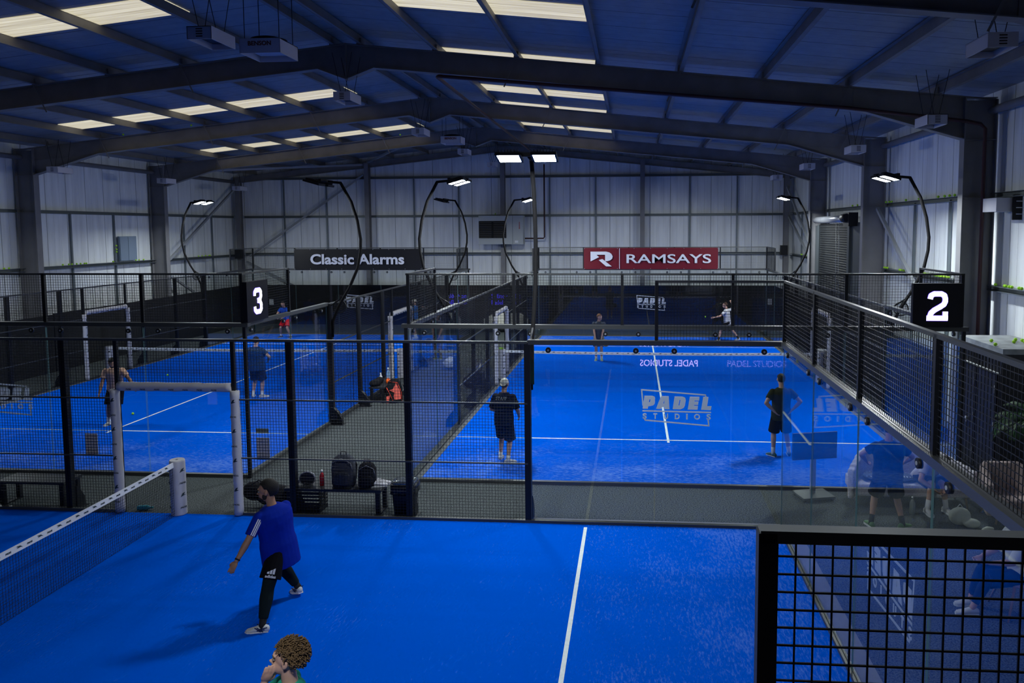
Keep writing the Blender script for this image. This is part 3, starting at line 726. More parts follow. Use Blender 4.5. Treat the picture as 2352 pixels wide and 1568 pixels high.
b = MB(); text_into(b, 'RAMSAYS', (1.9, -.06, .27), (1, 0, 0), (0, 0, 1), width=3.72, height=.4, bold=.012, depth=.003)
o = (.3, -.06, .12); S = .99/335
P = lambda pts: [((x-245)*S, (345-y)*S*.98) for x, y in pts]
b.prism(P([(245, 115), (480, 115), (530, 128), (560, 150), (465, 163), (335, 163), (245, 163)]), o, (1, 0, 0), (0, 0, 1), (0, -.003, 0))
b.prism(P([(465, 163), (560, 150), (580, 190), (570, 225), (540, 250), (500, 262), (465, 262)]), o, (1, 0, 0), (0, 0, 1), (0, -.003, 0))
b.prism(P([(245, 163), (335, 163), (375, 200), (245, 265)]), o, (1, 0, 0), (0, 0, 1), (0, -.003, 0))
b.prism(P([(370, 245), (425, 228), (565, 342), (480, 342)]), o, (1, 0, 0), (0, 0, 1), (0, -.003, 0))
b.bb((1.575, -.063, .02), (1.6, -.06, .93)); b.build('lettering', BW, t)

# ------------------------------------------------------------------ people
def remesh(mb, name, mats, voxel, smooth=2, parent=None):
    me = mb.data('tmp', mats); o = bpy.data.objects.new('tmp', me); COL.objects.link(o)
    m = o.modifiers.new('r', 'REMESH'); m.mode = 'VOXEL'; m.voxel_size = voxel; m.use_smooth_shade = True
    s = o.modifiers.new('s', 'SMOOTH'); s.factor = .5; s.iterations = smooth
    dg = DG(); dg.update(); out = bpy.data.meshes.new_from_object(o.evaluated_get(dg)); out.name = name
    bpy.data.objects.remove(o); bpy.data.meshes.remove(me)
    out.materials.clear()
    for q in (mats if isinstance(mats, (list, tuple)) else [mats]): out.materials.append(q)
    for p in out.polygons: p.use_smooth = True
    return put(out, name, parent)
def ik(a, t, l1, l2, hint):
    a = Vector(a); t = Vector(t); d = t-a; L_ = min(d.length, (l1+l2)*.999); dn = d.normalized(); t = a+dn*L_
    x = (l1*l1-l2*l2+L_*L_)/(2*L_); h = math.sqrt(max(l1*l1-x*x, 0)); hv = Vector(hint); hv = hv-dn*hv.dot(dn); hv.normalize()
    return a+dn*x+hv*h, t
def basis3(f, u):
    f = Vector(f).normalized(); r = f.cross(Vector(u)).normalized(); u = r.cross(f); return Matrix((r, f, u)).transposed()  # columns: right, forward, up

SKIN = mat('skin_light', (.46, .27, .2), .55, var=.06); SKIN2 = mat('skin_tan', (.30, .16, .105), .55, var=.06)
def person(label, loc, heading, pelvis=(0, 0, .93), lean=(0, 0), chest_yaw=0, head=(0, 0, 0), feet=None, hands=None, elbow=None, knee=None,
           skin=SKIN, shirt=None, shorts=None, hair=(.06, .035, .02), hairstyle='short', shoe=(.6, .6, .62), sock=(.6, .6, .62), legwear=None, vox=.011, bulk=1.0, beard=None,
           short_len=.85, grip=(.5, .5), eyes=False, sleeve=.62, H=1.0, shirt_extra=None, sock_h=.12, point=False, hem=0.0, hs=1.0):
    """local frame: person faces +Y. lean=(forward, right) radians; feet/hands: ((x,y,z,yaw,pitch)...) left then right"""
    root = thing('person', label, 'person', loc, heading)
    pv = Vector(pelvis); up_ = Vector((math.sin(lean[1]), math.sin(lean[0]), math.cos(lean[0])*math.cos(lean[1]))).normalized()
    fwd = Vector((-math.sin(chest_yaw), math.cos(chest_yaw), 0)); fwd = (fwd-up_*fwd.dot(up_)).normalized(); rgt = fwd.cross(up_).normalized()
    R = Matrix((rgt, fwd, up_)).transposed()
    Q = lambda x, y, z: pv + R @ Vector((x, y, z))
    waist = Q(0, 0, .14); chest = Q(0, .01, .34); neckb = Q(0, -.005, .555); hc0 = Q(0, .015, .60)
    hy, hp, hr = head                                   # yaw (left +), pitch (down +), roll
    Hm = R @ Matrix.Rotation(hy, 3, 'Z') @ Matrix.Rotation(-hp, 3, 'X') @ Matrix.Rotation(hr, 3, 'Y')
    hc = hc0 + Hm @ Vector((0, .025, .115*hs))
    HP = lambda x, y, z: hc + Hm @ Vector((x, y, z))*hs
    def torso(b, g=0.0):
        prof = [(-.10, .115, .085, 0), (-.03, .165, .115, -.01), (.04, .17, .12, -.01), (.14, .15, .108, 0), (.24, .155, .112, .005), (.34, .172, .12, .01), (.43, .178, .115, .005), (.49, .15, .095, -.005), (.54, .075, .065, -.005)]
        rings = []
        for z, rx, ry, oy in prof:
            t = min(max((z+.03)/.3, 0), 1); RR = R
            rings.append([pv + RR @ Vector(((rx*bulk+g)*math.cos(2*PI*j/20), oy+(ry*bulk+g)*math.sin(2*PI*j/20), z)) for j in range(20)])
        b.loft(rings)
    sh = [Q(-.185, 0, .465), Q(.185, 0, .465)]; hip = [pv+Vector((-.095, 0, -.02)), pv+Vector((.095, 0, -.02))]
    hands = hands or [None, None]; elbow = elbow or [(-.5, -1, 0), (.5, -1, 0)]; knee = knee or [(0, 1, 0), (0, 1, 0)]
    feet = feet or [(-.1, 0, 0, .1, 0), (.1, 0, 0, -.1, 0)]
    arms = []; legs = []
    for i in (0, 1):
        tgt = hands[i] or (sh[i].x*1.25+(.03 if i else -.03), .04, pv.z-.06); e, wr = ik(sh[i], tgt, .29, .255, elbow[i]); arms.append((sh[i], e, wr))
        f = feet[i]; ang = Vector((f[0], f[1], f[2]+.085)) + Vector((0, 0, math.sin(max(f[4], 0))*.12)); k, an = ik(hip[i], ang, .425, .42, knee[i]); legs.append((hip[i], k, an))
    # body
    b = MB(); torso(b); b.tube([Q(0, -.01, .5), Q(0, .0, .58), HP(0, -.02, -.05)], [.062*bulk**.5, .056, .056], 14)
    b.ell(HP(0, -.012, .03), (.077*hs, .098*hs, .098*hs), Hm, 18, 14); b.ell(HP(0, .03, -.035), (.058*hs, .062*hs, .075*hs), Hm, 16, 12); b.ell(HP(0, .058, -.08), (.03, .028, .026), Hm)
    b.ell(HP(0, .085, .035), (.05, .016, .014), Hm); b.prism([(-.018, -.02), (.018, -.02), (.007, .03), (-.007, .03)], HP(0, .075, -.005), Hm @ Vector((1, 0, 0)), Hm @ Vector((0, 0, 1)), Hm @ Vector((0, .022, -.006)))
    b.ell(HP(0, .105, -.018), (.014, .014, .011), Hm); b.ell(HP(0, .088, -.052), (.023, .01, .008), Hm)
    for s in (-1, 1): b.ell(HP(s*.079, -.008, .0), (.012, .022, .034), Hm @ Matrix.Rotation(.25, 3, 'X'))
    for i, (a, e, wr) in enumerate(arms):
        b.tube([a, a.lerp(e, .3), a.lerp(e, .7), e], [.057, .054, .046, .04], 12); b.ell(a, .058); b.ell(e, .041)
        b.tube([e, e.lerp(wr, .3), wr], [.041, .043, .026], 12); b.ell(wr, .027)
        d = (wr-e).normalized(); side = Vector((1 if i else -1, 0, 0)); pn = d.cross(Vector((0, 1, 0)))
        if pn.length < .3: pn = d.cross(Vector((0, 0, 1)))
        pn = -pn.normalized() if i else pn.normalized()    # palm faces the body
        pn = -pn if False else pn
        ac = d.cross(pn).normalized(); HR = Matrix((ac, d, pn)).transposed()
        b.ell(wr+d*.05, (.04, .052, .016), HR); g = grip[i]
        for q, (ox, ln) in enumerate(((-.03, .066), (-.01, .078), (.011, .074), (.031, .058))):
            p0 = wr+d*.085+ac*ox; gg = g*(.9+.08*q) if not (point and q == (0 if i == 0 else 3)) else .08
            d1 = (d*math.cos(gg*.8)+pn*math.sin(gg*.8)); d2 = (d*math.cos(gg*1.7)+pn*math.sin(gg*1.7)); d3 = (d*math.cos(gg*2.5)+pn*math.sin(gg*2.5))
            p1 = p0+d1*ln*.45; p2 = p1+d2*ln*.32; p3 = p2+d3*ln*.25; b.tube([p0-d*.02, p0, p1, p2, p3], [.009, .0095, .009, .0083, .007], 8)
        th = ac*(-1 if i == 0 else 1); th = Vector(th) if True else th
        p0 = wr+d*.025-ac*.03; b.tube([p0, p0-ac*.022+d*.03+pn*.008, p0-ac*.02+d*.055+pn*.02], [.012, .0105, .009], 8)
    for i, (a, k, an) in enumerate(legs):
        b.tube([a, a.lerp(k, .35), a.lerp(k, .8), k], [.085*bulk**.4, .08*bulk**.4, .06, .055], 14); b.ell(a, .088*bulk**.4); b.ell(k, .056)
        b.tube([k, k.lerp(an, .3), k.lerp(an, .7), an], [.054, .057, .042, .036], 12); b.ell(an, .037)
    body = remesh(b, 'body', skin, vox*.75 if eyes else vox, 2, root)
    if eyes:
        for s in (-1, 1):
            e = MB(); e.ell(HP(s*.032, .082, .012), (.0125, .0125, .0125), Hm); e.cur = 1; e.ell(HP(s*.032+s*.001, .0915, .012), (.0055, .0045, .0055), Hm); e.build('eye', [mat('eye_white', (.2, .19, .18), .4), BLACK], root)
            e = MB(); e.tube([HP(s*.016, .097, .032), HP(s*.034, .094, .038), HP(s*.052, .08, .033)], .0045, 6); e.build('eyebrow', mat('hair_%.2f' % hair[0], hair, .8), root)
    HM = mat('hair_%.3f' % hair[0], hair, .75, bump=.5, bscale=120)
    if hairstyle != 'cap':
        h = MB(); N, K = 22, 16; top = 1.06*hs if hairstyle == 'curly' else 1.0*hs
        rnd = random.Random(11)
        vs = []; rr = (.084*top, .104*top, .103*top)
        for a_ in range(K+1):
            for j in range(N):
                t = PI*a_/K*.78; ph = 2*PI*j/N; x = rr[0]*math.sin(t)*math.cos(ph); y = rr[1]*math.sin(t)*math.sin(ph); z = rr[2]*math.cos(t)
                low = -.075 if y < -.02 else (.012 if y < .04 else .062)
                z = max(z, low); k = 1+rnd.uniform(-.02, .02)*(2 if hairstyle == 'curly' else 1)
                if z <= low+1e-6: k *= .9 if y > .02 else .97
                vs.append(HP(x*k, -.02+y*k, .035+z))
        h.sm = True; fs = [(a_*N+j, (a_+1)*N+j, (a_+1)*N+(j+1) % N, a_*N+(j+1) % N) for a_ in range(K) for j in range(N)]; h.raw(vs, fs + [tuple(K*N+j for j in range(N))])
        if hairstyle == 'curly':
            for q in range(620):
                t = math.acos(1-1.45*rnd.random()); ph = rnd.uniform(0, 2*PI); x, y, z = math.sin(t)*math.cos(ph), math.sin(t)*math.sin(ph), math.cos(t)
                if y > .45 and z < .3: continue
                if z < .05 and y > .0: continue
                if z < -.2 and y > -.25: continue
                c = HP(x*.09, -.034+y*.106, .045+z*.108); n_ = (Hm @ Vector((x, y, z))).normalized(); rad = rnd.uniform(.007, .013)
                u = n_.cross(Vector((rnd.random(), rnd.random(), .3))).normalized(); v = n_.cross(u); tw = rnd.uniform(.2, 1)
                pts = [c+(u*math.cos(a1)+(v*tw+n_*(1-tw))*math.sin(a1))*rad + n_*(.004*a1) for a1 in [2*PI*z_/7 for z_ in range(9)]]
                h.tube(pts, .0034, 5)
        h.build('hair', HM, root)
    else:
        CM = mat('cap_cloth', (.55, .53, .46), .8); h = MB(); N, K = 22, 10; vs = []
        for a_ in range(K+1):
            for j in range(N):
                t = PI/2*a_/K*1.12; ph = 2*PI*j/N; vs.append(HP(.088*math.sin(t)*math.cos(ph), -.015+.108*math.sin(t)*math.sin(ph), .045+.09*math.cos(t)))
        h.sm = True; h.raw(vs, [(a_*N+j, (a_+1)*N+j, (a_+1)*N+(j+1) % N, a_*N+(j+1) % N) for a_ in range(K) for j in range(N)] + [tuple(K*N+j for j in range(N))])
        h.sm = False; h.prism([(.07*math.cos(PI*j/10), -.07*math.sin(PI*j/10)) for j in range(11)], HP(0, -.095, .03), Hm @ Vector((1, 0, 0)), Hm @ Vector((0, .8, -.6)).normalized()*-1 if False else Hm @ Vector((0, .75, .66)), Hm @ Vector((0, 0, .006)))
        h.build('cap', CM, root)
        h = MB(); h.ell(HP(0, -.045, -.01), (.078, .06, .05), Hm); h.build('hair', HM, root)
    if beard:
        h = MB(); h.ell(HP(0, .05, -.07), (.05*hs, .048*hs, .036*hs), Hm, 14, 10)
        for s in (-1, 1): h.ell(HP(s*.05, .02, -.045), (.015, .03, .04), Hm)
        h.build('beard', mat('beard_%.2f' % beard[0], beard, .85), root)
    # clothing
    if shirt:
        b = MB(); g = .016
        prof = [(-.13-hem, .168+hem*.1, .128+hem*.1), (-.03, .178, .13), (.06, .176, .13), (.14, .164, .122), (.24, .166, .122), (.34, .18, .128), (.43, .184, .122), (.49, .16, .1), (.53, .1, .078), (.555, .066, .06)]
        b.loft([[pv + R @ Vector(((rx*bulk+g)*math.cos(2*PI*j/24), (ry*bulk+g)*math.sin(2*PI*j/24), z)) for j in range(24)] for z, rx, ry in prof])
        for a, e, wr in arms:
            b.ell(a, .07); b.tube([a, a.lerp(e, .35), a.lerp(e, sleeve)], [.072, .072, .07], 14)
        if shirt_extra: pass
        sh_o = remesh(b, 'shirt', shirt, vox, 3, root)
        cm = MB(); N = 22; cm.tube([Q(.072*math.cos(2*PI*j/N), -.005+.066*math.sin(2*PI*j/N), .528+.012*math.sin(2*PI*j/N+PI)*(-1)) for j in range(N+1)], .011, 8, False)
        cm.build('collar', shirt_extra or shirt, sh_o)
    if shorts:
        b = MB(); g = .02
        b.loft([[pv + R @ Vector(((rx*bulk+g)*math.cos(2*PI*j/20), (ry*bulk+g)*math.sin(2*PI*j/20), z)) for j in range(20)] for z, rx, ry in ((.1, .15, .11), (.02, .165, .118), (-.06, .16, .115), (-.12, .11, .1))])
        for a, k, an in legs:
            bl = bulk**.45; kk = a.lerp(k, min(short_len, 1)); b.ell(a, .1*bl)
            b.tube([a, a.lerp(k, short_len*.5), kk], [.103*bl, .11*bl, .118*bl], 16)
        remesh(b, 'shorts', shorts, vox, 3, root)
    if legwear:
        for a, k, an in legs:
            b = MB(); q_ = bulk**.6; b.ell(k, .066*q_); b.tube([a.lerp(k, .4), k], [.085*q_, .066*q_], 14); b.tube([k, k.lerp(an, .3), k.lerp(an, .82)], [.066*q_, .07*q_, .048*q_], 14)
            remesh(b, 'legging', legwear, vox, 2, root)
    for i, (a, k, an) in enumerate(legs):
        f = feet[i]; yaw = f[3]; pt = f[4] if len(f) > 4 else 0
        Fm = Matrix.Rotation(yaw, 3, 'Z') @ Matrix.Rotation(-pt, 3, 'X')
        o = Vector((f[0], f[1], f[2])) + Vector((0, 0, .0)); FP = lambda x, y, z: o + Matrix.Rotation(yaw, 3, 'Z') @ (Vector((0, .13, 0)) + Matrix.Rotation(-pt, 3, 'X') @ Vector((x, y-.13, z)))
        s = MB(); ring = lambda y, wd, h0, h1: [FP(wd*math.cos(2*PI*j/14), y, (h0+h1)/2+(h1-h0)/2*math.sin(2*PI*j/14)) for j in range(14)]
        s.loft([ring(-.085, .012, .03, .06), ring(-.075, .032, .012, .085), ring(-.03, .04, .012, .105), ring(.02, .042, .012, .1), ring(.08, .045, .012, .078), ring(.14, .05, .012, .058), ring(.175, .044, .014, .05), ring(.198, .015, .02, .035)])
        if eyes:
            for q_ in (-1, 1):
                mk = MB()
                for (y0, y1, z0, z1) in ((-.02, .05, .03, .085), (.005, .075, .03, .085), (.05, -.04, .045, .06), (.03, -.07, .06, .085)): mk.bar(FP(q_*.045, y0, z0), FP(q_*.047, y1, z1), .006, .008)
                mk.build('shoe_mark', mat('navy_mark', (.01, .015, .06), .6), root)
        SM = mat('shoe_%.2f_%.2f' % (shoe[0], shoe[2]), shoe, .6); so = s.build('shoe', SM, root)
        q = MB(); q.prism([(-.032, -.075), (.032, -.075), (.04, .02), (.052, .12), (.046, .17), (.02, .2), (-.02, .2), (-.046, .17), (-.052, .12), (-.04, .02)], FP(0, 0, 0), Fm @ Vector((1, 0, 0)), Fm @ Vector((0, 1, 0)), Fm @ Vector((0, 0, .026)))
        q.build('sole', WHITE, so)
        if sock:
            t = an.lerp(k, sock_h/.42); c = MB(); c.tube([an+Vector((0, 0, -.03)), an, t], [.044, .041, .046], 12); c.build('sock', mat('sock_%.2f' % sock[0], sock, .8), root)
    root['_']=0; del root['_']
    return dict(root=root, arms=arms, legs=legs, R=R, pv=pv, Q=Q, HP=HP, Hm=Hm)

def cloth(n, c, **k): return mat(n, c, .85, 0, .1, var=.08, vscale=9, bump=.35, bscale=14, **k)
def racket(label, loc, d, n, group=None):
    """padel racket: handle end at loc, pointing along d, face normal n"""
    d = Vector(d).normalized(); n = Vector(n); n = (n-d*n.dot(d)).normalized(); s_ = d.cross(n)
    t = thing('padel_racket', label, 'racket', loc)
    b = MB(); b.tube([(0, 0, 0), d*.13], .016, 8); b.build('handle', BLACK, t)
    b = MB(); N = 24; ov = [(.115*math.cos(2*PI*j/N), .30+.13*math.sin(2*PI*j/N)) for j in range(N)]; b.prism(ov, -n*.018, s_, d, n*.036); b.build('racket_face', mat('racket_carbon', (.02, .02, .025), .4), t)
    b = MB(); b.tube([s_*p[0]+d*p[1] for p in ov+[ov[0]]], .019, 6, False); b.bar(d*.12, d*.2, .05, .03, n); b.build('racket_frame', mat('racket_frame_grey', (.25, .26, .3), .4), t)
    return t

# player in the blue shirt, foreground, mid stride, turned to the left
BL = cloth('royal_blue_jersey', (.0, .014, .26)); WST = mat('white_trim', (.6, .62, .7), .7); BKS = cloth('black_shorts', (.004, .004, .006)); LEGG = cloth('black_legging', (.006, .012, .014))
P1 = person('bearded player in a royal blue shirt and black shorts striding on the foreground court', (3.20, -3.18, 0), PI/2+.12, pelvis=(0.0, -.04, .86), lean=(.14, .0), chest_yaw=-.65,
    head=(.75, -.08, 0), feet=[(-.47, .03, 0, .05, 0), (.44, -.12, .0, -.8, .3)], hands=[(-.42, .33, .86), (.25, .25, 1.05)], elbow=[(-.3, -1, 0), (1, -.6, 0)], knee=[(-.2, 1, 0), (.4, 1, 0)],
    skin=SKIN2, shirt=BL, shorts=BKS, hair=(.008, .007, .007), legwear=LEGG, vox=.009, bulk=1.27, beard=(.012, .01, .01), shoe=(.5, .52, .55), sock=(.01, .01, .012), short_len=.75, grip=(.35, .7), eyes=True,
    sleeve=.8, shirt_extra=WST, sock_h=.13, point=True, hem=.1, hs=1.1)
# sleeve stripes, shorts mark and shoe marks on the player
def on_limb(a, c, t0, t1, r, face, offs, wd, name, root, m):
    a = Vector(a); c = Vector(c); d = (c-a).normalized(); f = Vector(face); f = (f-d*f.dot(d)).normalized(); sd = d.cross(f); b = MB()
    for o_ in offs:
        q = f*math.cos(o_)+sd*math.sin(o_); tt = d.cross(q)
        b.prism([(-wd/2, 0), (wd/2, 0), (wd/2, (t1-t0)), (-wd/2, (t1-t0))], a+d*t0+q*r, tt, d, q*.004)
    return b.build(name, m, root)
a_, e_, w_ = P1['arms'][0]; on_limb(a_, e_, .03, .23, .074, (-1, -.55, 0), (-.28, .0, .28), .012, 'sleeve_stripes', P1['root'], WST)
h_, k_, an_ = P1['legs'][0]; dd = (k_-h_).normalized(); fc = Vector((-1, -.2, 0)); fc = (fc-dd*fc.dot(dd)).normalized(); uu = (-dd).cross(fc)*1; b = MB(); o = h_.lerp(k_, .62)+fc*.135
for i in range(3): b.prism([(-.045+.032*i, .0), (-.02+.032*i, .0), (-.02+.032*i, .03+.02*i), (-.045+.032*i, .02+.018*i)], o, uu, -dd, fc*.004)
text_into(b, 'adidas', o-uu*.06+dd*.045, uu, -dd, width=.125, height=.034, bold=.03, depth=.003); b.build('shorts_print', WST, P1['root'])
wr = w_; b = MB(); d_ = (w_-e_).normalized(); b.tube([w_-d_*.03, w_-d_*.012], .033, 12); b.build('wristband', BLACK, P1['root'])

P2 = person('curly-haired person in a green top with a hand to the face at the bottom edge', (5.17, -6.98, .04), PI/2+.35, pelvis=(0, .02, .93), lean=(.0, 0), chest_yaw=0, head=(-.1, -.2, 0),
    hands=[(-.16, .33, 1.2), (.0, .19, 1.5)], elbow=[(-.6, -.4, -.5), (.4, .5, -1)], shirt=cloth('green_top', (.01, .2, .14)), shorts=BKS, hair=(.11, .065, .03), hairstyle='curly', vox=.009, grip=(.6, .25), eyes=True, beard=None)
person('person in a black STAFF shirt, black shorts and backwards pale cap seen from behind', (5.0, 3.3, 0), -.12, pelvis=(0, 0, .9), lean=(.05, 0), hands=[(-.2, .25, 1.0), (.27, .2, .92)], feet=[(-.12, .12, 0, .1, 0), (.12, -.14, 0, -.8, 0)],
    shirt=cloth('black_staff_shirt', (.006, .006, .008)), shorts=cloth('black_long_shorts', (.006, .007, .012)), hairstyle='cap', short_len=1.0, shoe=(.55, .55, .56), sleeve=.9, bulk=1.1, sock_h=.08)
b = MB(); text_into(b, 'STAFF', (4.86, 3.135, 1.335), (1, -.12, 0), (0, 0, 1), width=.24, height=.07, bold=.02, shear=.2); st = b.build('shirt_lettering', mat('pale_print', (.5, .48, .36), .7), None)
st.parent = [o for o in COL.objects if o.name.startswith('person') and 'STAFF' in o.get('label', '')][0]; st.matrix_parent_inverse = (Matrix.Translation((5.0, 3.3, 0)) @ Matrix.Rotation(-.12, 4, 'Z')).inverted()
person('person in an olive shirt and black shorts from behind, hand on hip', (10.78, 4.0, 0), .1, pelvis=(0, 0, .93), hands=[(-.17, -.12, 1.0), (.2, -.1, 1.02)], elbow=[(-1, -.25, 0), (1, -.25, 0)],
    feet=[(-.15, 0, 0, .5, 0), (.2, .05, 0, -.2, 0)], shirt=cloth('olive_shirt', (.022, .026, .012)), shorts=BKS, hair=(.012, .01, .008), shoe=(.03, .1, .12), short_len=.92, bulk=1.08, sock_h=.12)
person('person in dark grey shirt and grey shorts facing the viewer, racket held low', (6.42, 15.65, 0), PI, pelvis=(0, -.05, .9), lean=(.12, 0), head=(.9, .1, 0), hands=[(-.1, .3, .86), (.12, .3, .9)], elbow=[(-1, -.3, 0), (1, -.3, 0)],
    shirt=cloth('slate_shirt', (.05, .06, .08)), shorts=cloth('grey_shorts', (.16, .17, .17)), hair=(.16, .07, .03), shoe=(.22, .3, .2), sock_h=.1)
person('server in a white shirt lunging with one arm forward and racket raised behind', (11.72, 20.7, 0), PI/2, pelvis=(0, .05, .84), lean=(.08, 0), chest_yaw=-.4, head=(.45, .05, 0),
    feet=[(-.1, .42, 0, 0, 0), (.12, -.45, 0, -.5, .35)], hands=[(-.22, .62, 1.05), (.3, -.15, 1.62)], elbow=[(0, 0, -1), (.3, -1, .2)], shirt=cloth('white_shirt', (.55, .56, .6)), shorts=BKS, hair=(.05, .025, .015), shoe=(.5, .5, .5), sock=(.01, .01, .01), knee=[(0, 1, 0), (0, 1, .3)])
person('person in navy shirt and navy shorts seen from behind in the far left court', (-3.17, 8.9, 0), -.1, pelvis=(0, 0, .93), hands=[(-.26, .2, 1.05), (.26, .2, 1.05)], elbow=[(-1, -.5, 0), (1, -.5, 0)], feet=[(-.14, 0, 0, .4, 0), (.15, 0, 0, -.9, 0)],
    shirt=cloth('navy_shirt', (.01, .035, .1)), shorts=cloth('navy_shorts', (.006, .012, .035)), hair=(.008, .03, .1), shoe=(.62, .62, .62), short_len=.95, bulk=1.3, H=1, sock_h=.1)
person('person in a peach shirt and black shorts with head bowed, behind the padded doorway', (-5.14, 5.62, 0), PI+.35, pelvis=(0, 0, .92), lean=(.12, 0), head=(0, .5, 0), hands=[(-.5, .3, 1.0), (.3, .22, .86)], feet=[(-.02, .1, 0, .1, 0), (.2, -.05, 0, -.3, 0)],
    skin=SKIN2, shirt=cloth('peach_shirt', (.6, .36, .25)), shorts=BKS, hair=(.008, .007, .007), beard=(.012, .01, .01), shoe=(.6, .6, .6), sock_h=.15)
person('person in a blue shirt with red shorts crouching ready in the far left court', (-7.88, 20.85, 0), PI-.15, pelvis=(0, -.08, .85), lean=(.28, 0), hands=[(-.14, .42, .95), (.12, .42, .95)], elbow=[(-1, -.3, 0), (1, -.3, 0)], feet=[(-.24, 0, 0, .3, 0), (.24, 0, 0, -.3, 0)],
    shirt=cloth('bright_blue_shirt', (.005, .06, .42)), shorts=cloth('red_shorts', (.5, .01, .02)), hair=(.01, .008, .007), skin=SKIN, shoe=(.05, .05, .05), sock_h=.1)
person('person in a light blue top and white cap far behind the aisle mesh', (-1.92, 20.8, 0), PI/2, pelvis=(0, 0, .93), hands=[(-.25, .2, 1.0), (.1, -.45, 1.35)], elbow=[(-1, -.5, 0), (.5, -1, 0)],
    shirt=cloth('light_blue_top', (.02, .16, .55)), shorts=BKS, hairstyle='cap', shoe=(.5, .5, .5))
person('person in black shirt and shorts standing with back turned before the grey sofa', (11.76, .22, 0), -.15, pelvis=(0, 0, .87), hands=[(-.3, .25, 1.0), (.3, .3, 1.0)], elbow=[(-1, -.4, 0), (1, -.4, 0)], feet=[(-.24, -.05, 0, .3, 0), (.24, -.02, 0, -.9, 0)],
    shirt=cloth('black_tee', (.006, .007, .01)), shorts=BKS, hair=(.02, .014, .01), bulk=1.25, short_len=.85, shoe=(.12, .25, .1), sock=(.02, .02, .02), head=(-.5, .25, 0))
person('person in a white shirt bending forward while sitting on the grey sofa', (12.72, 1.32, 0), PI+.2, pelvis=(0, 0, .53), lean=(.85, 0), head=(0, .5, 0), hands=[(-.1, .5, .42), (.12, .5, .45)], elbow=[(-1, 0, 0), (1, 0, 0)],
    feet=[(-.17, .42, 0, .1, 0), (.17, .42, 0, -.1, 0)], shirt=cloth('white_tee', (.5, .48, .56)), shorts=cloth('dark_navy_shorts', (.01, .015, .04)), hair=(.02, .015, .012), shoe=(.5, .5, .5), sock_h=.16)
person('person in a white blouse and dark trousers seated on the wicker chair', (12.5, -2.5, 0), PI/2, pelvis=(0, 0, .52), lean=(.1, 0), head=(0, .3, 0), hands=[(-.12, .42, .68), (.12, .42, .66)], feet=[(-.1, .6, 0, 0, 0), (.14, .52, 0, 0, 0)],
    shirt=cloth('white_blouse', (.55, .56, .62)), shorts=cloth('dark_trousers', (.008, .012, .05)), short_len=1.0, legwear=cloth('dark_trouser_leg', (.008, .012, .05)), hair=(.05, .03, .02), shoe=(.55, .55, .6), sleeve=1.0, sock=None)
racket('dark padel racket held low by the person in the grey shirt', (6.44, 15.33, .88), (.35, -.1, -.25), (0, -1, .2))
racket('dark padel racket raised behind the server in the white shirt', (11.86, 21.0, 1.66), (.25, .1, 1), (1, 0, 0))

# ------------------------------------------------------------------ tennis balls
def ball_data():
    b = MB(); b.ell((0, 0, .033), .033, None, 16, 10)
    me = b.data('ball', YBALL); return me
BALL = ball_data()
def ball(loc, label, group=None, s=1.0): return tag(put(BALL, 'tennis_ball', None, loc), label, 'tennis ball', group)
ball((-7.74, 11.81, .014), 'yellow tennis ball on the blue turf in front of the far left net')
ball((-5.41, 6.61, .014), 'yellow tennis ball just right of the person in the peach shirt')
ball((10.68, 20.0, 1.1), 'yellow tennis ball in the air in front of the server')
for dx in (-.035, .035): ball((3.43+dx, 12.02, .967), 'one of two yellow tennis balls on top of the padded net post', 'two tennis balls on the net post')
rnd = random.Random(4)
for i, (x, y) in enumerate(((14.6, 3.15), (14.45, 2.65))): ball((x, y, 2.602), ['yellow tennis ball farther back at the edge of the container roof', 'yellow tennis ball at the front left edge of the container roof'][i])
for x, y in ((14.95, 3.0), (15.12, 3.3), (15.2, 3.2), (15.16, 3.02), (15.28, 3.12), (15.34, 3.02)): ball((x, y, 2.602), 'one of the yellow tennis balls clustered on the container roof', 'tennis balls clustered on the container roof')
def girt_balls(lst, label, group):
    for p in lst: ball(p, label, group)
girt_balls([(15.32, y, 3.577) for y in (7.1, 7.2, 7.34, 7.5, 7.62, 7.8, 7.93, 8.3, 8.42, 8.6, 8.75, 9.9, 10.0, 10.2, 10.4, 10.55, 11.6, 11.75, 11.9)], 'yellow tennis ball resting on the lower wall rail above the number 2 sign', 'tennis balls on the lower right wall rail')
girt_balls([(15.32, y, 5.557) for y in (6.9, 7.2, 7.5, 7.9, 9.1, 9.2, 10.2, 11.4, 11.6, 11.9)], 'yellow tennis ball resting on the upper right wall rail', 'tennis balls on the upper right wall rail')
girt_balls([(15.32, y, 5.557) for y in (13.2, 13.5, 13.9, 14.4, 14.9, 15.5)], 'yellow tennis ball on the upper wall rail above the roller shutter', 'tennis balls above the roller shutter')
girt_balls([(15.32, y, 3.577) for y in (20.4, 20.8, 21.4, 21.6, 22.5, 22.7, 23.4, 23.6)], 'yellow tennis ball on the wall rail in the far right corner', 'tennis balls in the far right corner')
girt_balls([(-12.85, y, 3.577) for y in (13.9, 14.2, 14.35, 14.6, 14.8, 15.0, 15.1, 16.6, 18.0, 18.2, 18.5)], 'yellow tennis ball on the left wall rail between the two columns', 'tennis balls on the left wall rail')
girt_balls([(-12.85, y, 3.577) for y in (20.3, 20.5, 22.6, 22.9, 23.2, 23.5, 23.6)], 'yellow tennis ball on the left wall rail beyond the second column', 'tennis balls on the far left wall rail')
girt_balls([(-12.85, y, 3.577) for y in (10.9, 11.3, 11.5)], 'yellow tennis ball on the left wall rail at the left edge', 'tennis balls at the left edge')
girt_balls([(15.34, y, 3.577) for y in (4.7, 4.3, 4.25, 4.1, 4.0, 3.7, 3.6)], 'yellow tennis ball on the wall rail at the right edge', 'tennis balls at the right edge')
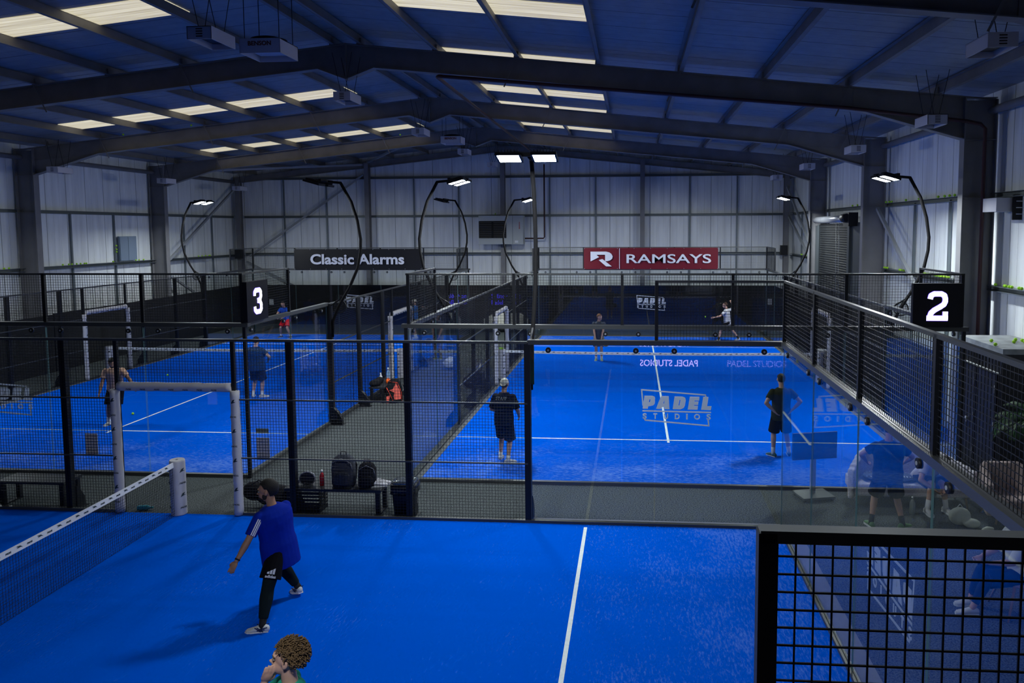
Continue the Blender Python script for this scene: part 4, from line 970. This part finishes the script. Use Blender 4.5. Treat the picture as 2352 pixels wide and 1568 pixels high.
for z in (3.95, 4.05, 4.2): ball((-12.93, 16.95, z), 'yellow tennis ball wedged against the left wall post', 'tennis balls wedged on the left wall')
ball((.72, 26.28, 5.557), 'yellow tennis ball on the back wall rail above the heater')
for (x, y, z), l in zip(((-6.6, 11.9, 8.45), (-9.0, 12.0, 8.2), (-1.9, 19.1, 8.95)), ('yellow tennis ball stuck on the roof purlin, left one', 'dim yellow tennis ball stuck in the roof near the left eaves', 'yellow tennis ball stuck on a roof purlin near the small heaters')): ball((x, y, roofz(x)+.0), l)

# ------------------------------------------------------------------ heaters and services
HBOX = mat('heater_casing', (.55, .55, .6), .45, .1)
def heater_data():
    b = MB(); W, L_, H = .19, .34, .19
    b.bb((-W, -L_, -H/2), (-W+.012, L_, H/2)); b.bb((W-.012, -L_, -H/2), (W, L_, H/2)); b.bb((-W, -L_, -H/2), (W, -L_+.012, H/2)); b.bb((-W, L_-.012, -H/2), (W, L_, H/2)); b.bb((-W, -L_, H/2-.012), (W, L_, H/2))
    b.cur = 1
    for i in range(4): b.bb((-.05, -L_-.003, -.06+.036*i), (.05, -L_+.001, -.045+.036*i))
    b.bb((-W+.05, -L_+.05, -.02), (W-.05, L_-.05, .0))
    return b.data('heater_casing', [HBOX, BLACK])
def chain_data():
    return MB().tube([(0, 0, .1), (.17, 0, .95)], .006, 5).data('hanging_wire', BLACK)
hl = [((1.3, -.8, 7.73), 'grey heater box hanging under the ridge at the top left'), ((1.3, 4.75, 7.75), 'grey heater box under the ridge just beyond the first roof beam'), ((1.3, 10.7, 7.73), 'small grey heater box under the ridge before the second beam'),
      ((1.3, 16.7, 7.73), 'tiny grey heater box under the ridge below the dark topped fan unit'), ((1.3, 22.5, 7.73), 'tiny heater box left of the bright central floodlight'),
      ((12.44, -1.3, 7.25), 'grey heater box hanging at the top right corner'), ((13.5, 3.6, 6.9), 'white heater box tucked behind the right beam haunch'), ((13.5, 8.8, 6.87), 'white heater box at the second beam haunch on the right'),
      ((13.5, 14.4, 6.87), 'white heater box at the third beam haunch on the right'), ((13.5, 20.0, 6.87), 'white heater box above the far right floodlight'),
      ((-10.8, 11.4, 6.78), 'white heater box at the first left column'), ((-10.8, 17.1, 6.78), 'white heater box at the second left column'), ((-10.8, 22.8, 6.78), 'white heater box above the far left floodlight')]
for loc, l in hl:
    t = thing('ceiling_heater', l, 'heater', loc); put(cached('heater', heater_data), 'heater_casing', t); [put(cached('chain', chain_data), 'hanging_wire', t, (s*.05, y, 0), 0 if s > 0 else PI) for y in (-.26, .26) for s in (-1, 1)]
def fan_unit(loc, label):
    t = thing('air_circulator', label, 'fan unit', loc)
    b = MB(); W = .35; H = .12
    b.bb((-W, -W, -H), (W, -W+.012, H)); b.bb((-W, W-.012, -H), (W, W, H)); b.bb((-W, -W, -H), (-W+.012, W, H)); b.bb((W-.012, -W, -H), (W, W, H)); b.bb((-W, -W, H-.012), (W, W, H)); b.bb((-W+.05, -W+.05, -.03), (W-.05, W-.05, 0))
    b.build('fan_casing', HBOX, t)
    b = MB(); text_into(b, 'BENSON', (-.2, -W-.002, .0), (1, 0, 0), (0, 0, 1), width=.4, height=.075, bold=.03); b.build('maker_lettering', mat('red_brown_print', (.16, .03, .02), .6), t)
    b = MB(); b.tube([(0, 0, H), (0, 0, H+.05), (0, 0, H+.08)], [.3, .3, .2], 24); b.build('fan_shroud', BLACK, t)
    for x in (-.3, .3):
        for y in (-.26, .26): MB().tube([(x, y, H), (x, y, H+.9)], .007, 5).build('hanging_wire', BLACK, t)
fan_unit((1.45, .76, 7.9), 'large grey fan unit with red maker lettering hanging near the top left')
fan_unit((1.45, 14.2, 7.88), 'smaller grey fan unit with red lettering hanging beyond the second beam')
# wall heater on the back wall
t = thing('wall_heater', 'grey wall mounted heater with two dark louvred outlets on the back wall', 'heater', (.07, 25.2, 4.08))
CAS = mat('grey_heater_case', (.42, .45, .45), .5)
b = MB(); b.bb((0, 0, 0), (1.68, .7, 1.4)); b.bb((1.69, .02, 0), (2.2, .7, 1.4)); b.build('heater_casing', CAS, t)
b = MB(); b.bb((.02, -.01, .3), (1.38, .0, 1.14)); b.cur = 1
for i in range(9): b.box((.35, -.02, .36+i*.088), (.6, .05, .012), Matrix.Rotation(.6, 3, 'X')); b.box((1.05, -.02, .36+i*.088), (.6, .05, .012), Matrix.Rotation(.6, 3, 'X'))
b.build('louvre', [mat('louvre_black', (.01, .01, .01), .8), mat('louvre_slat', (.1, .1, .1), .5)], t)
b = MB(); b.bb((1.8, .005, .07), (1.96, .02, .18)); b.build('rating_label', WHITE, t)
b = MB(); text_into(b, 'BENSON', (2.06, .016, .75), (0, 0, 1), (-1, 0, 0), width=.34, height=.06, bold=.03); b.build('maker_lettering', mat('red_print', (.4, .03, .03), .6), t)
PIPE = mat('dark_red_pipe', (.06, .025, .025), .5)
t = tag(MB().tube([(2.3, 25.7, 4.36), (3.22, 25.7, 4.36), (3.28, 25.7, 4.42), (3.28, 25.7, 8.0)], .035, 8).build('gas_pipe', PIPE), 'dark pipe running from the wall heater up the back wall', 'pipe')
t = tag(MB().tube([(15.08, 4.86, .1), (15.08, 4.86, 6.9), (14.98, 4.86, 7.0), (14.7, 4.86, 7.06), (12.2, 4.86, 7.38), (9, 4.86, 7.68), (3.35, 4.86, 8.22), (3.3, 4.95, 8.22), (3.3, 25.5, 8.12)], .04, 8).build('gas_pipe', PIPE), 'dark pipe running along the first roof beam and down the right column', 'pipe')
# unit on the right column
t = thing('wall_unit', 'grey box with a black louvred front on the right wall at the frame edge', 'wall unit', (15.02, 4.1, 5.02))
MB().bb((0, .0, .12), (.46, .6, .4)).build('casing', HBOX, t)
b = MB(); b.bb((.3, -.06, -.05), (.75, -.02, .46)); b.cur = 1
for i in range(3): b.bb((.36, -.065, .06+i*.13), (.7, -.06, .075+i*.13))
b.build('louvred_front', [BLACK, WHITE], t)
# small boxes on the walls
for x, z, l in ((-10.86, 1.0, 'small white socket box on the black lining of the far left wall'), (14.3, 1.1, 'small white switch box on the black lining at the far right')):
    t = tag(MB().bb((x-.1, 25.66, z), (x+.1, 25.72, z+.28)).bb((x-.06, 25.65, z+.06), (x+.06, 25.66, z+.18)).build('socket_box', WHITE), l, 'socket box')
for p, l in (((14.95, 25.78, 3.75), 'black wall loudspeaker in the far right corner'), ((-12.55, 25.78, 3.6), 'black wall loudspeaker in the far left corner')):
    b = MB(); b.box(p, (.32, .26, .46)); b.box((p[0], p[1]-.135, p[2]), (.26, .012, .4)); b.bb((p[0]-.03, p[1]+.1, p[2]-.03), (p[0]+.03, p[1]+.4, p[2]+.03)); tag(b.build('loudspeaker', BLACK), l, 'loudspeaker')
tag(MB().bb((-12.98, 17.1, 3.6), (-12.9, 18.15, 4.6)).bb((-12.9, 17.12, 3.62), (-12.88, 17.6, 4.58)).bb((-12.9, 17.62, 3.62), (-12.88, 18.13, 4.58)).build('wall_panel', mat('blue_grey_panel', (.2, .26, .34), .5)), 'blue grey rectangular panel standing on the left wall rail', 'wall panel')
# LED message board far down the aisle
t = thing('led_board', 'LED board with blue scrolling lettering on the black lining between the far courts', 'LED display', (.5, 25.6, 1.0))
MB().bb((0, 0, -.02), (1.7, .08, .7)).build('led_case', BLACK, t)
b = MB(); text_into(b, 'S. Enc 4  60 :', (.1, -.004, .38), (1, 0, 0), (0, 0, 1), width=1.45, height=.22); text_into(b, 'Padel  1  Br :', (.1, -.004, .06), (1, 0, 0), (0, 0, 1), width=1.45, height=.22)
b.build('led_lettering', mat('blue_led', (0, 0, .1), .5, emit=(.06, .04, 1), estr=1.6), t)
# lit sign behind the viewer, seen mirrored in the court glass
t = thing('led_sign', 'long lit PADEL STUDIOS sign on the rail behind the foreground court, mirrored in the glass', 'illuminated sign', (7.6, -10.75, .55))
MB().bb((0, -.08, 0), (2.3, 0, .5)).bb((.2, -.1, -.55), (.26, -.04, 0)).bb((2.0, -.1, -.55), (2.06, -.04, 0)).build('sign_board', BLACK, t)
b = MB(); text_into(b, 'PADEL STUDIOS', (2.0, .004, .15), (-1, 0, 0), (0, 0, 1), width=1.72, height=.2, bold=.015); b.build('lit_lettering', mat('sign_letters', (1, 1, 1), .5, emit=(.55, .42, 1), estr=18), t)

# ------------------------------------------------------------------ benches, bags, bins
def bench(loc, L_, label, rot=0, dep=.45):
    t = thing('bench', label, 'bench', loc, rot)
    MB().bb((0, 0, .40), (L_, dep, .45)).build('seat', mat('bench_top', (.022, .024, .028), .35), t)
    for x in (.03, L_-.1):
        for y in (.01, dep-.08): MB().bb((x, y, .02), (x+.07, y+.07, .40)).build('leg', BLACK, t)
        MB().bb((x, 0, 0), (x+.07, dep, .025)).build('foot_bar', BLACK, t)
    return t
bench((-3.5, .14, 0), 1.25, 'black metal bench behind the mesh at the left edge')
bench((1.75, .12, 0), 1.68, 'black metal bench behind the mesh with backpacks on it')
bench((.32, 8.4, 0), .45, 'small black bench in the aisle by the red racket bag', 0, 1.3)
BAGK = cloth('black_bag_fabric', (.01, .01, .012)); BAGG = cloth('grey_bag_fabric', (.045, .05, .065))
def backpack(loc, sx, sy, sz, m, label, rot=0, lean=0):
    t = thing('backpack', label, 'backpack', loc, rot)
    b = MB(); prof = [(0, .9, .9), (.1, 1, 1), (.5, 1, 1), (.75, .96, .9), (.9, .8, .7), (1, .45, .4)]
    b.loft([[Vector((sx/2*wx*math.copysign(abs(math.cos(2*PI*j/24))**.6, math.cos(2*PI*j/24)), lean*z*sz+sy/2*wy*math.copysign(abs(math.sin(2*PI*j/24))**.6, math.sin(2*PI*j/24)), z*sz)) for j in range(24)] for z, wx, wy in prof]); b.build('bag_body', m, t)
    b = MB(); b.loft([[Vector((sx*.36*w_*math.copysign(abs(math.cos(2*PI*j/16))**.6, math.cos(2*PI*j/16)), -sy*.5+sy*.2*math.sin(2*PI*j/16), z)) for j in range(16)] for z, w_ in ((sz*.1, .9), (sz*.14, 1), (sz*.42, 1), (sz*.5, .7))]); b.build('front_pocket', m, t)
    b = MB(); b.tube([(-.05, 0, sz*.96), (-.045, 0, sz+.05), (.045, 0, sz+.05), (.05, 0, sz*.96)], .01, 6); b.build('grab_handle', BLACK, t)
    for s in (-1, 1): MB().tube([(s*sx*.3, sy*.4, sz*.85), (s*sx*.42, sy*.62, sz*.6), (s*sx*.4, sy*.5, sz*.15)], .018, 6).build('shoulder_strap', BLACK, t)
    b = MB(); b.tube([(-sx*.47, -sy*.3, sz*.5), (-sx*.4, -sy*.42, sz*.78), (0, -sy*.43, sz*.93), (sx*.4, -sy*.42, sz*.78), (sx*.47, -sy*.3, sz*.5)], .006, 5); b.build('zip', mat('zip_grey', (.2, .2, .23), .4), t)
    return t
backpack((2.72, .33, .45), .4, .26, .54, BAGG, 'large dark grey backpack in the middle of the bench')
backpack((3.02+.12, .3, .45), .3, .22, .42, BAGK, 'smaller black backpack beside the white shoes on the bench', .2)
def shoe_thing(loc, rot, label):
    t = thing('shoe', label, 'shoe', loc, rot, 'pair of white shoes on the bench')
    b = MB(); ring = lambda y, wd, h0, h1: [Vector((wd*math.cos(2*PI*j/14), y, (h0+h1)/2+(h1-h0)/2*math.sin(2*PI*j/14))) for j in range(14)]
    b.loft([ring(-.13, .012, .03, .07), ring(-.12, .034, .01, .095), ring(-.06, .04, .01, .11), ring(0, .042, .01, .09), ring(.08, .046, .01, .065), ring(.14, .04, .01, .05), ring(.16, .012, .02, .035)]); b.build('upper', mat('shoe_white', (.5, .5, .54), .6), t)
    MB().bb((-.042, -.13, 0), (.042, .15, .022)).build('sole', WHITE, t)
    b = MB()
    for k in range(4): b.bb((-.028, -.02+.025*k, .086-.008*k), (.028, -.012+.025*k, .094-.008*k))
    b.build('laces', BLACK, t)
shoe_thing((3.33, .3, .45), -1.2, 'white sports shoe at the right end of the bench beside the black backpack')
shoe_thing((3.36, .42, .45), -1.4, 'white sports shoe at the right end of the bench beside the black backpack')
def bottle(loc, r, h, m, capm, label, name='drinks_bottle'):
    t = thing(name, label, 'bottle', loc)
    MB().tube([(0, 0, 0), (0, 0, .01), (0, 0, h*.62), (0, 0, h*.78), (0, 0, h*.86)], [r*.9, r, r, r*.6, r*.36], 16).build('bottle_body', m, t)
    MB().tube([(0, 0, h*.86), (0, 0, h)], r*.42, 12).build('cap', capm, t)
    return t
RED = mat('red_plastic', (.35, .01, .02), .35); TEAL = mat('teal_plastic', (.01, .2, .25), .35); ORANGE = mat('orange_plastic', (.85, .12, .01), .4)
bottle((2.34, .3, .45), .04, .27, RED, WHITE, 'red bottle with a white cap on the bench left of the grey backpack')
t = bottle((-.88, .1, .045), .042, .26, TEAL, TEAL, 'teal bottle lying on the floor at the foot of the padded doorpost'); t.rotation_euler = (0, PI/2, .15)
bottle((.48, 8.95, .45), .045, .3, WHITE, WHITE, 'white bottle standing on the aisle bench')
bottle((.62, 9.2, .45), .05, .4, mat('clear_blue_plastic', (.2, .35, .55), .2), WHITE, 'tall clear bottle standing at the back of the aisle bench')
bottle((.68, 9.0, .45), .07, .14, ORANGE, ORANGE, 'short orange tub on the aisle bench', 'tub')
bottle((12.38, .84, 0), .045, .3, mat('steel_flask', (.3, .33, .32), .3, .6), mat('steel_cap', (.5, .52, .52), .25, .8), 'steel flask standing on the floor by the sofa')
# heap of dark bags and a crate left of the bench
t = thing('kit_bag', 'black slumped kit bag on the floor left of the backpack bench', 'bag', (1.32, .32, 0))
b = MB(); b.ell((.12, .12, .2), (.36, .17, .2), None, 20, 12); b.ell((-.25, .1, .28), (.22, .14, .17), None, 16, 10); remesh(b, 'bag_body', BAGK, .015, 4, t)
MB().tube([(-.3, -.02, .4), (-.1, -.04, .52), (.15, -.02, .42)], .014, 6).build('carry_strap', BLACK, t)
t = thing('plastic_crate', 'black slatted crate beneath the left end of the backpack bench', 'crate', (1.88, .16, 0))
for k in range(6): MB().bb((0, 0, .03+.06*k), (.46, .02, .065+.06*k)).bb((0, .33, .03+.06*k), (.46, .35, .065+.06*k)).bb((0, 0, .03+.06*k), (.02, .35, .065+.06*k)).bb((.44, 0, .03+.06*k), (.46, .35, .065+.06*k)).build('slat', BLACK, t)
MB().bb((0, 0, 0), (.46, .35, .03)).build('crate_base', BLACK, t)
racket('black padel racket sticking out of the bags left of the bench', (1.8, .3, .468), (.62, 0, .22), (0, 1, .2))
# bin
t = thing('waste_bin', 'black waste bin with a liner and shiny lid right of the bench', 'bin', (3.8, .3, 0))
def sq(w_, d_, z): return [Vector((w_*math.copysign(abs(math.cos(2*PI*j/24))**.35, math.cos(2*PI*j/24)), d_*math.copysign(abs(math.sin(2*PI*j/24))**.35, math.sin(2*PI*j/24)), z)) for j in range(24)]
MB().loft([sq(.17, .15, 0), sq(.19, .17, .3), sq(.205, .185, .5)]).build('bin_body', BLACK, t)
MB().loft([sq(.225, .205, .38), sq(.22, .2, .46), sq(.222, .2, .54), sq(.2, .18, .545)]).build('bin_liner', mat('bin_bag_film', (.012, .012, .015), .25), t)
MB().loft([sq(.2, .18, .545), sq(.19, .17, .58), sq(.12, .11, .6)]).build('bin_lid', mat('shiny_lid', (.45, .5, .52), .15, .9), t)
# aisle clutter
t = thing('racket_bag', 'black and red racket bag leaning on the aisle bench', 'bag', (.98, 8.62, 0), .2)
b = MB(); b.loft([[Vector((.24*w_*math.cos(2*PI*j/20), -.1+z*.1+.14*w2*math.sin(2*PI*j/20), z)) for j in range(20)] for z, w_, w2 in ((0, .8, .9), (.08, 1, 1), (.4, .95, .95), (.58, .7, .7), (.66, .3, .3))]); b.build('bag_body', BAGK, t)
SAL = mat('salmon_panel', (.75, .13, .1), .6)
b = MB(); b.prism([(.02, .1), (.2, .12), (.17, .35), (.06, .56), (-.02, .4), (-.12, .36), (.02, .3), (.0, .2)], (0, -.25, .0), (1, 0, 0), (0, .15, 1), (0, -.01, 0)); b.prism([(-.2, .0), (-.13, .0), (-.1, .2), (-.2, .18)], (0, -.25, .02), (1, 0, 0), (0, .15, 1), (0, -.01, 0)); b.build('red_panel', SAL, t)
b = MB(); b.tube([(-.2, -.2, .45), (-.12, -.23, .3), (-.02, -.26, .08)], .008, 5); b.tube([(.22, -.16, .05), (.2, -.16, .3), (.1, -.14, .56), (-.12, -.14, .6)], .008, 5); b.build('red_piping', mat('orange_red_piping', (.85, .07, .03), .6), t)
racket('pink and blue framed racket leaning behind the racket bag', (1.1, 9.0, .43), (.35, .05, -.9), (0, 1, 0))
t = thing('clothes_pile', 'dark jacket heaped on the left end of the aisle bench', 'jacket', (.42, 8.55, .45)); b = MB(); b.ell((0, .1, .06), (.16, .25, .11)); b.ell((.05, .3, .1), (.12, .2, .1)); remesh(b, 'fabric', BAGK, .015, 3, t)
t = thing('holdall', 'black holdall on the aisle floor by the right hand posts', 'bag', (2.75, 10.6, 0)); b = MB(); b.ell((0, 0, .2), (.28, .22, .2)); b.ell((.1, .2, .3), (.2, .2, .2)); remesh(b, 'bag_body', BAGK, .015, 3, t); MB().tube([(-.1, 0, .38), (0, .02, .5), (.12, 0, .42)], .012, 6).build('handle', BLACK, t)
t = thing('plastic_bag', 'crumpled shiny plastic bag behind the aisle mesh', 'plastic bag', (2.8, 11.2, .35)); b = MB(); rnd = random.Random(9)
N, K = 14, 10; b.raw([Vector((math.sin(PI*a/K)*math.cos(2*PI*j/N)*.2, math.sin(PI*a/K)*math.sin(2*PI*j/N)*.18, .22-math.cos(PI*a/K)*.22))*rnd.uniform(.75, 1.15) for a in range(K+1) for j in range(N)], [(a*N+j, a*N+(j+1) % N, (a+1)*N+(j+1) % N, (a+1)*N+j) for a in range(K) for j in range(N)])
b.build('bag_film', mat('silver_film', (.5, .5, .52), .15, .7), t); MB().bb((-.2, -.2, -.35), (.2, .2, .02)).build('bag_stand', BLACK, t)
t = thing('plastic_bag', 'white bag shape on the aisle floor, standing in for a reflection in the left glass', 'plastic bag', (1.35, 13.8, 0)); b = MB(); b.raw([Vector((math.sin(PI*a/K)*math.cos(2*PI*j/N)*.3, math.sin(PI*a/K)*math.sin(2*PI*j/N)*.22, .2-math.cos(PI*a/K)*.2))*rnd.uniform(.85, 1.1) for a in range(K+1) for j in range(N)], [(a*N+j, a*N+(j+1) % N, (a+1)*N+(j+1) % N, (a+1)*N+j) for a in range(K) for j in range(N)]); b.build('bag_film', WHITE, t)  # solid shape added to draw a white bag's reflection in the court glass
# paper notices behind the mesh
PAPER = mat('notice_paper', (.7, .66, .66), .8); PAP2 = mat('notice_strip', (.3, .33, .24), .8)
tag(MB().bb((-1.72, .035, .98), (-1.5, .04, 1.36)).build('paper_notice', PAPER), 'plain grey notice behind the mesh left of the padded doorway', 'notice')
tag(MB().bb((1.33, .035, .96), (1.56, .04, 1.34)).build('paper_notice', PAPER), 'plain grey notice behind the mesh right of the padded doorway', 'notice')
tag(MB().bb((1.33, .035, 1.42), (1.55, .04, 1.5)).build('paper_notice', PAP2), 'narrow greenish strip notice just above the grey one, right of the doorway', 'notice')

# ------------------------------------------------------------------ lounge and container on the right
t = thing('television', 'large flat television on a wheeled stand beside the grey sofa', 'television', (10.9, 1.5, 0), .25)
MB().bb((-.42, -.02, .72), (.42, .02, 1.2)).build('screen_case', BLACK, t)
MB().bb((-.405, -.024, .735), (.405, -.02, 1.185)).build('screen', mat('dark_screen', (.02, .03, .05), .15), t)
MB().bb((-.045, .02, .05), (.045, .07, .95)).build('stand_post', BR, t)
MB().bb((-.3, -.22, .05), (.3, .24, .085)).build('stand_base', mat('base_plate_grey', (.08, .09, .095), .35), t)
for x in (-.26, .26):
    for y in (-.18, .2): MB().tube([(x-.02, y, .026), (x+.02, y, .026)], .026, 10).build('castor', BLACK, t)
SOFA = mat('grey_boucle', (.6, .58, .64), .95, var=.2, vscale=40, bump=.6, bscale=60)
def sofa(name, label, loc, W, rot=0, m=SOFA, cat='sofa'):
    t = thing(name, label, cat, loc, rot); D = .8
    b = MB(); prof = lambda y0, y1, z0, z1, x0, x1: b.bb((x0, y0, z0), (x1, y1, z1))
    b.bb((.08, .05, .2), (W-.08, D-.08, .42)); o = b.build('seat', m, t); bv = o.modifiers.new('b', 'BEVEL'); bv.width = .04; bv.segments = 3
    b = MB(); pts = []; N = 26
    for k in range(N+1):
        u = k/N; x = W*u; e = min(u, 1-u)*2; y = D*(.06+.9*min(1, (e*2.6)))**.9 if e < .35 else D*.95; pts.append((x, min(y, D*.95)))
    for (x0, y0), (x1, y1), k in zip(pts[:-1], pts[1:], range(N)):
        e = min(k+.5, N-k-.5)/N*2; h = .58+.2*min(1, e*2.4); b.bar((x0, y0, .3), (x1, y1, .3), .1, .3); b.bar((x0, y0, (h+.3)/2+.05), (x1, y1, (h+.3)/2+.05), .12, h-.25)
    o = remesh(b, 'backrest', m, .025, 4, t)
    for x in (.15, W-.15):
        for y in (.12, D-.15): MB().tube([(x, y, .22), (x+(-.03 if x < W/2 else .03), y-.01, 0)], [.022, .015], 8).build('leg', mat('pale_wood', (.32, .22, .14), .6), t)
    return t
sofa('sofa', 'grey curved boucle sofa facing the viewer behind the glass', (11.42, 1.02, 0), 2.1)
STRP = mat('dark_striped_cushion', (.06, .07, .09), .9)
for x, l in ((11.92, 'round striped cushion on the left half of the grey sofa'), (12.36, 'round striped cushion beside the seated person on the sofa'), (13.2, 'round striped cushion at the right end of the grey sofa')):
    t = thing('cushion', l, 'cushion', (x, 1.35, .425)); b = MB(); b.ell((0, 0, .05), (.22, .2, .055), None, 24, 10); b.build('cushion_pad', STRP, t)
    b = MB()
    for k in range(-3, 4):
        h = math.sqrt(.2**2-(k*.055)**2)*.8; b.bar((k*.055, -h, .092-abs(k)*.008), (k*.055, h, .092-abs(k)*.008), .014, .02)
    b.build('stripe', WHITE, t)
sofa('armchair', 'pale pinkish armchair below the palm at the right edge', (13.45, .35, 0), .95, 0, mat('pale_pink_boucle', (.42, .34, .32), .95, bump=.6, bscale=60), 'armchair')
t = thing('tote_bag', 'crumpled white cloth bag on the floor left of the armchair', 'bag', (12.98, .42, 0)); b = MB(); b.ell((0, 0, .14), (.18, .1, .15)); b.ell((.14, -.12, .07), (.14, .09, .075)); remesh(b, 'bag_cloth', mat('canvas_white', (.5, .52, .46), .9), .014, 3, t); MB().tube([(-.08, 0, .24), (0, .0, .34), (.08, 0, .24)], .008, 6).build('bag_handle', WHITE, t)
t = thing('trainer', 'pale sports shoe on the floor by the white cloth bag', 'shoe', (13.28, .1, 0), -.9); b = MB(); b.loft([[Vector((w_*math.cos(2*PI*j/14), y, h/2+.01+h/2*math.sin(2*PI*j/14))) for j in range(14)] for y, w_, h in ((-.14, .015, .05), (-.12, .035, .09), (0, .045, .09), (.1, .05, .06), (.16, .02, .04))]); b.build('upper', mat('shoe_cream', (.5, .52, .45), .6), t); MB().bb((-.04, -.13, 0), (.04, .14, .02)).build('sole', WHITE, t)
WOOD = mat('chair_wood', (.3, .19, .15), .55); RATT = mat('pink_rattan', (.3, .2, .24), .8, bump=.6, bscale=80)
t = thing('wicker_chair', 'wooden legged chair with a woven pinkish shell seat at the right edge', 'chair', (12.53, -2.5, 0), PI/2)
b = MB(); b.ell((0, 0, .42), (.26, .26, .04), None, 22, 10); b.build('seat', RATT, t)
b = MB(); N = 16; vs = []
for k in range(6):
    for j in range(N+1):
        a = PI+PI*j/N; r = .27+.03*k/5; vs.append((r*math.cos(a), r*math.sin(a), .42+.42*k/5*(.55+.45*math.sin(PI*j/N))))
b.raw(vs+[(x*.93, y*.93, z) for x, y, z in vs], [(k*(N+1)+j, k*(N+1)+j+1, (k+1)*(N+1)+j+1, (k+1)*(N+1)+j) for k in range(5) for j in range(N)] + [(102+k*(N+1)+j, 102+(k+1)*(N+1)+j, 102+(k+1)*(N+1)+j+1, 102+k*(N+1)+j+1) for k in range(5) for j in range(N)]); b.build('backrest', RATT, t)
for x, y in ((-.2, .2), (.2, .2), (-.2, -.2), (.2, -.2)): MB().tube([(x*.8, y*.8, .4), (x*1.35, y*1.35, 0)], [.019, .013], 8).build('leg', WOOD, t)
# shipping container
CONT = mat('black_container_paint', (.013, .014, .02), .5)
t = thing('shipping_container', 'black ribbed container with double doors and a grey roof beside the right hand court', 'container', (14.42, 2.3, 0))
b = MB(); b.bb((0.03, 0, 0), (1.0, 1.85, 2.5)); y = 0
while y < 1.8: b.prism([(0, 0), (.02, -.03), (.08, -.03), (.1, 0)], (0.03, y, .1), (0, 1, 0), (1, 0, 0), (0, 0, 2.35)); y += .13
b.build('container_body', CONT, t)
MB().bb((0, -.02, 2.5), (1.02, 1.87, 2.6)).build('container_roof', mat('container_roof_grey', (.26, .28, .29), .7, var=.3, vscale=4), t)
for k, y0 in enumerate((.08, .92)):
    d_ = MB().bb((-.05, y0, .15), (.0, y0+.8, 2.1)).build('container_door', CONT, t)
    for q in range(3): MB().tube([(-.06, y0+.04, .35+.7*q), (-.06, y0+.04, .5+.7*q)], .01, 6).build('hinge', BR, d_)
    if k: MB().bb((-.085, y0+.3, .98), (-.05, y0+.36, 1.04)).bb((-.09, y0+.28, .94), (-.08, y0+.3, 1.0)).build('door_handle', BR, d_)
MB().bb((-.06, .05, 2.12), (0, 1.78, 2.14)).build('lintel_strip', mat('lintel_light_grey', (.4, .42, .42), .4), t)
# palm in front of it
t = thing('potted_palm', 'tall potted palm with drooping fronds at the right edge', 'plant', (14.42, 1.3, 0))
MB().tube([(0, 0, 0), (0, 0, .4), (0, 0, .42)], [.16, .21, .2], 20).build('pot', BLACK, t)
MB().tube([(0, 0, .35), (.02, 0, .8), (.0, .02, 1.25), (.02, 0, 1.6)], [.05, .045, .04, .035], 8).build('trunk', mat('palm_trunk', (.06, .045, .03), .9, bump=.8, bscale=30), t)
FR = mat('palm_green', (.012, .06, .015), .6, var=.3); rnd = random.Random(21)
for q in range(13):
    a = 2*PI*q/13+rnd.uniform(-.2, .2); d = Vector((math.cos(a), math.sin(a), 0)); L_ = rnd.uniform(.6, .85); el = rnd.uniform(.2, 1.1); pts = []; p = Vector((.02, 0, rnd.uniform(1.35, 1.65)))
    for k in range(9):
        pts.append(p.copy()); e = el-k*.24; p = p+(d*math.cos(e)+Vector((0, 0, math.sin(e))))*L_/8
    b = MB(); b.tube(pts, .006, 5); sd = d.cross(Vector((0, 0, 1)))
    for k in range(28):
        u = .15+.85*k/28; i_ = min(int(u*8), 7); c = pts[i_].lerp(pts[i_+1], u*8-i_); tl = .22*math.sin(PI*min(u*.9+.1, 1))+.04; dr = (pts[i_+1]-pts[i_]).normalized()
        for s in (-1, 1):
            tip = c+sd*s*tl*.8+dr*tl*.55-Vector((0, 0, tl*.35)); n_ = dr*.009
            b.raw([c-n_, c+n_, tip, c.lerp(tip, .5)-Vector((0, 0, .006))], [(0, 1, 2), (0, 2, 3)])
    b.build('frond', FR, t)
# white bucket and far sofa
t = thing('bucket', 'white ribbed bucket on the floor beyond the right hand mesh', 'bucket', (14.25, 15.1, 0)); b = MB(); b.tube([(0, 0, 0), (0, 0, .06), (0, 0, .5), (0, 0, .55), (0, 0, .56)], [.2, .22, .25, .27, .2], 22); b.build('bucket_body', mat('bucket_white', (.45, .48, .55), .5), t); MB().tube([(-.26, 0, .5), (-.2, -.14, .4), (.2, -.14, .4), (.26, 0, .5)], .008, 6).build('bucket_handle', BR, t)
sofa('sofa', 'white sofa at the far end of the aisle between the two far courts', (.75, 22.9, 0), 2.0, 0, mat('white_boucle', (.55, .55, .5), .95, bump=.4, bscale=60))
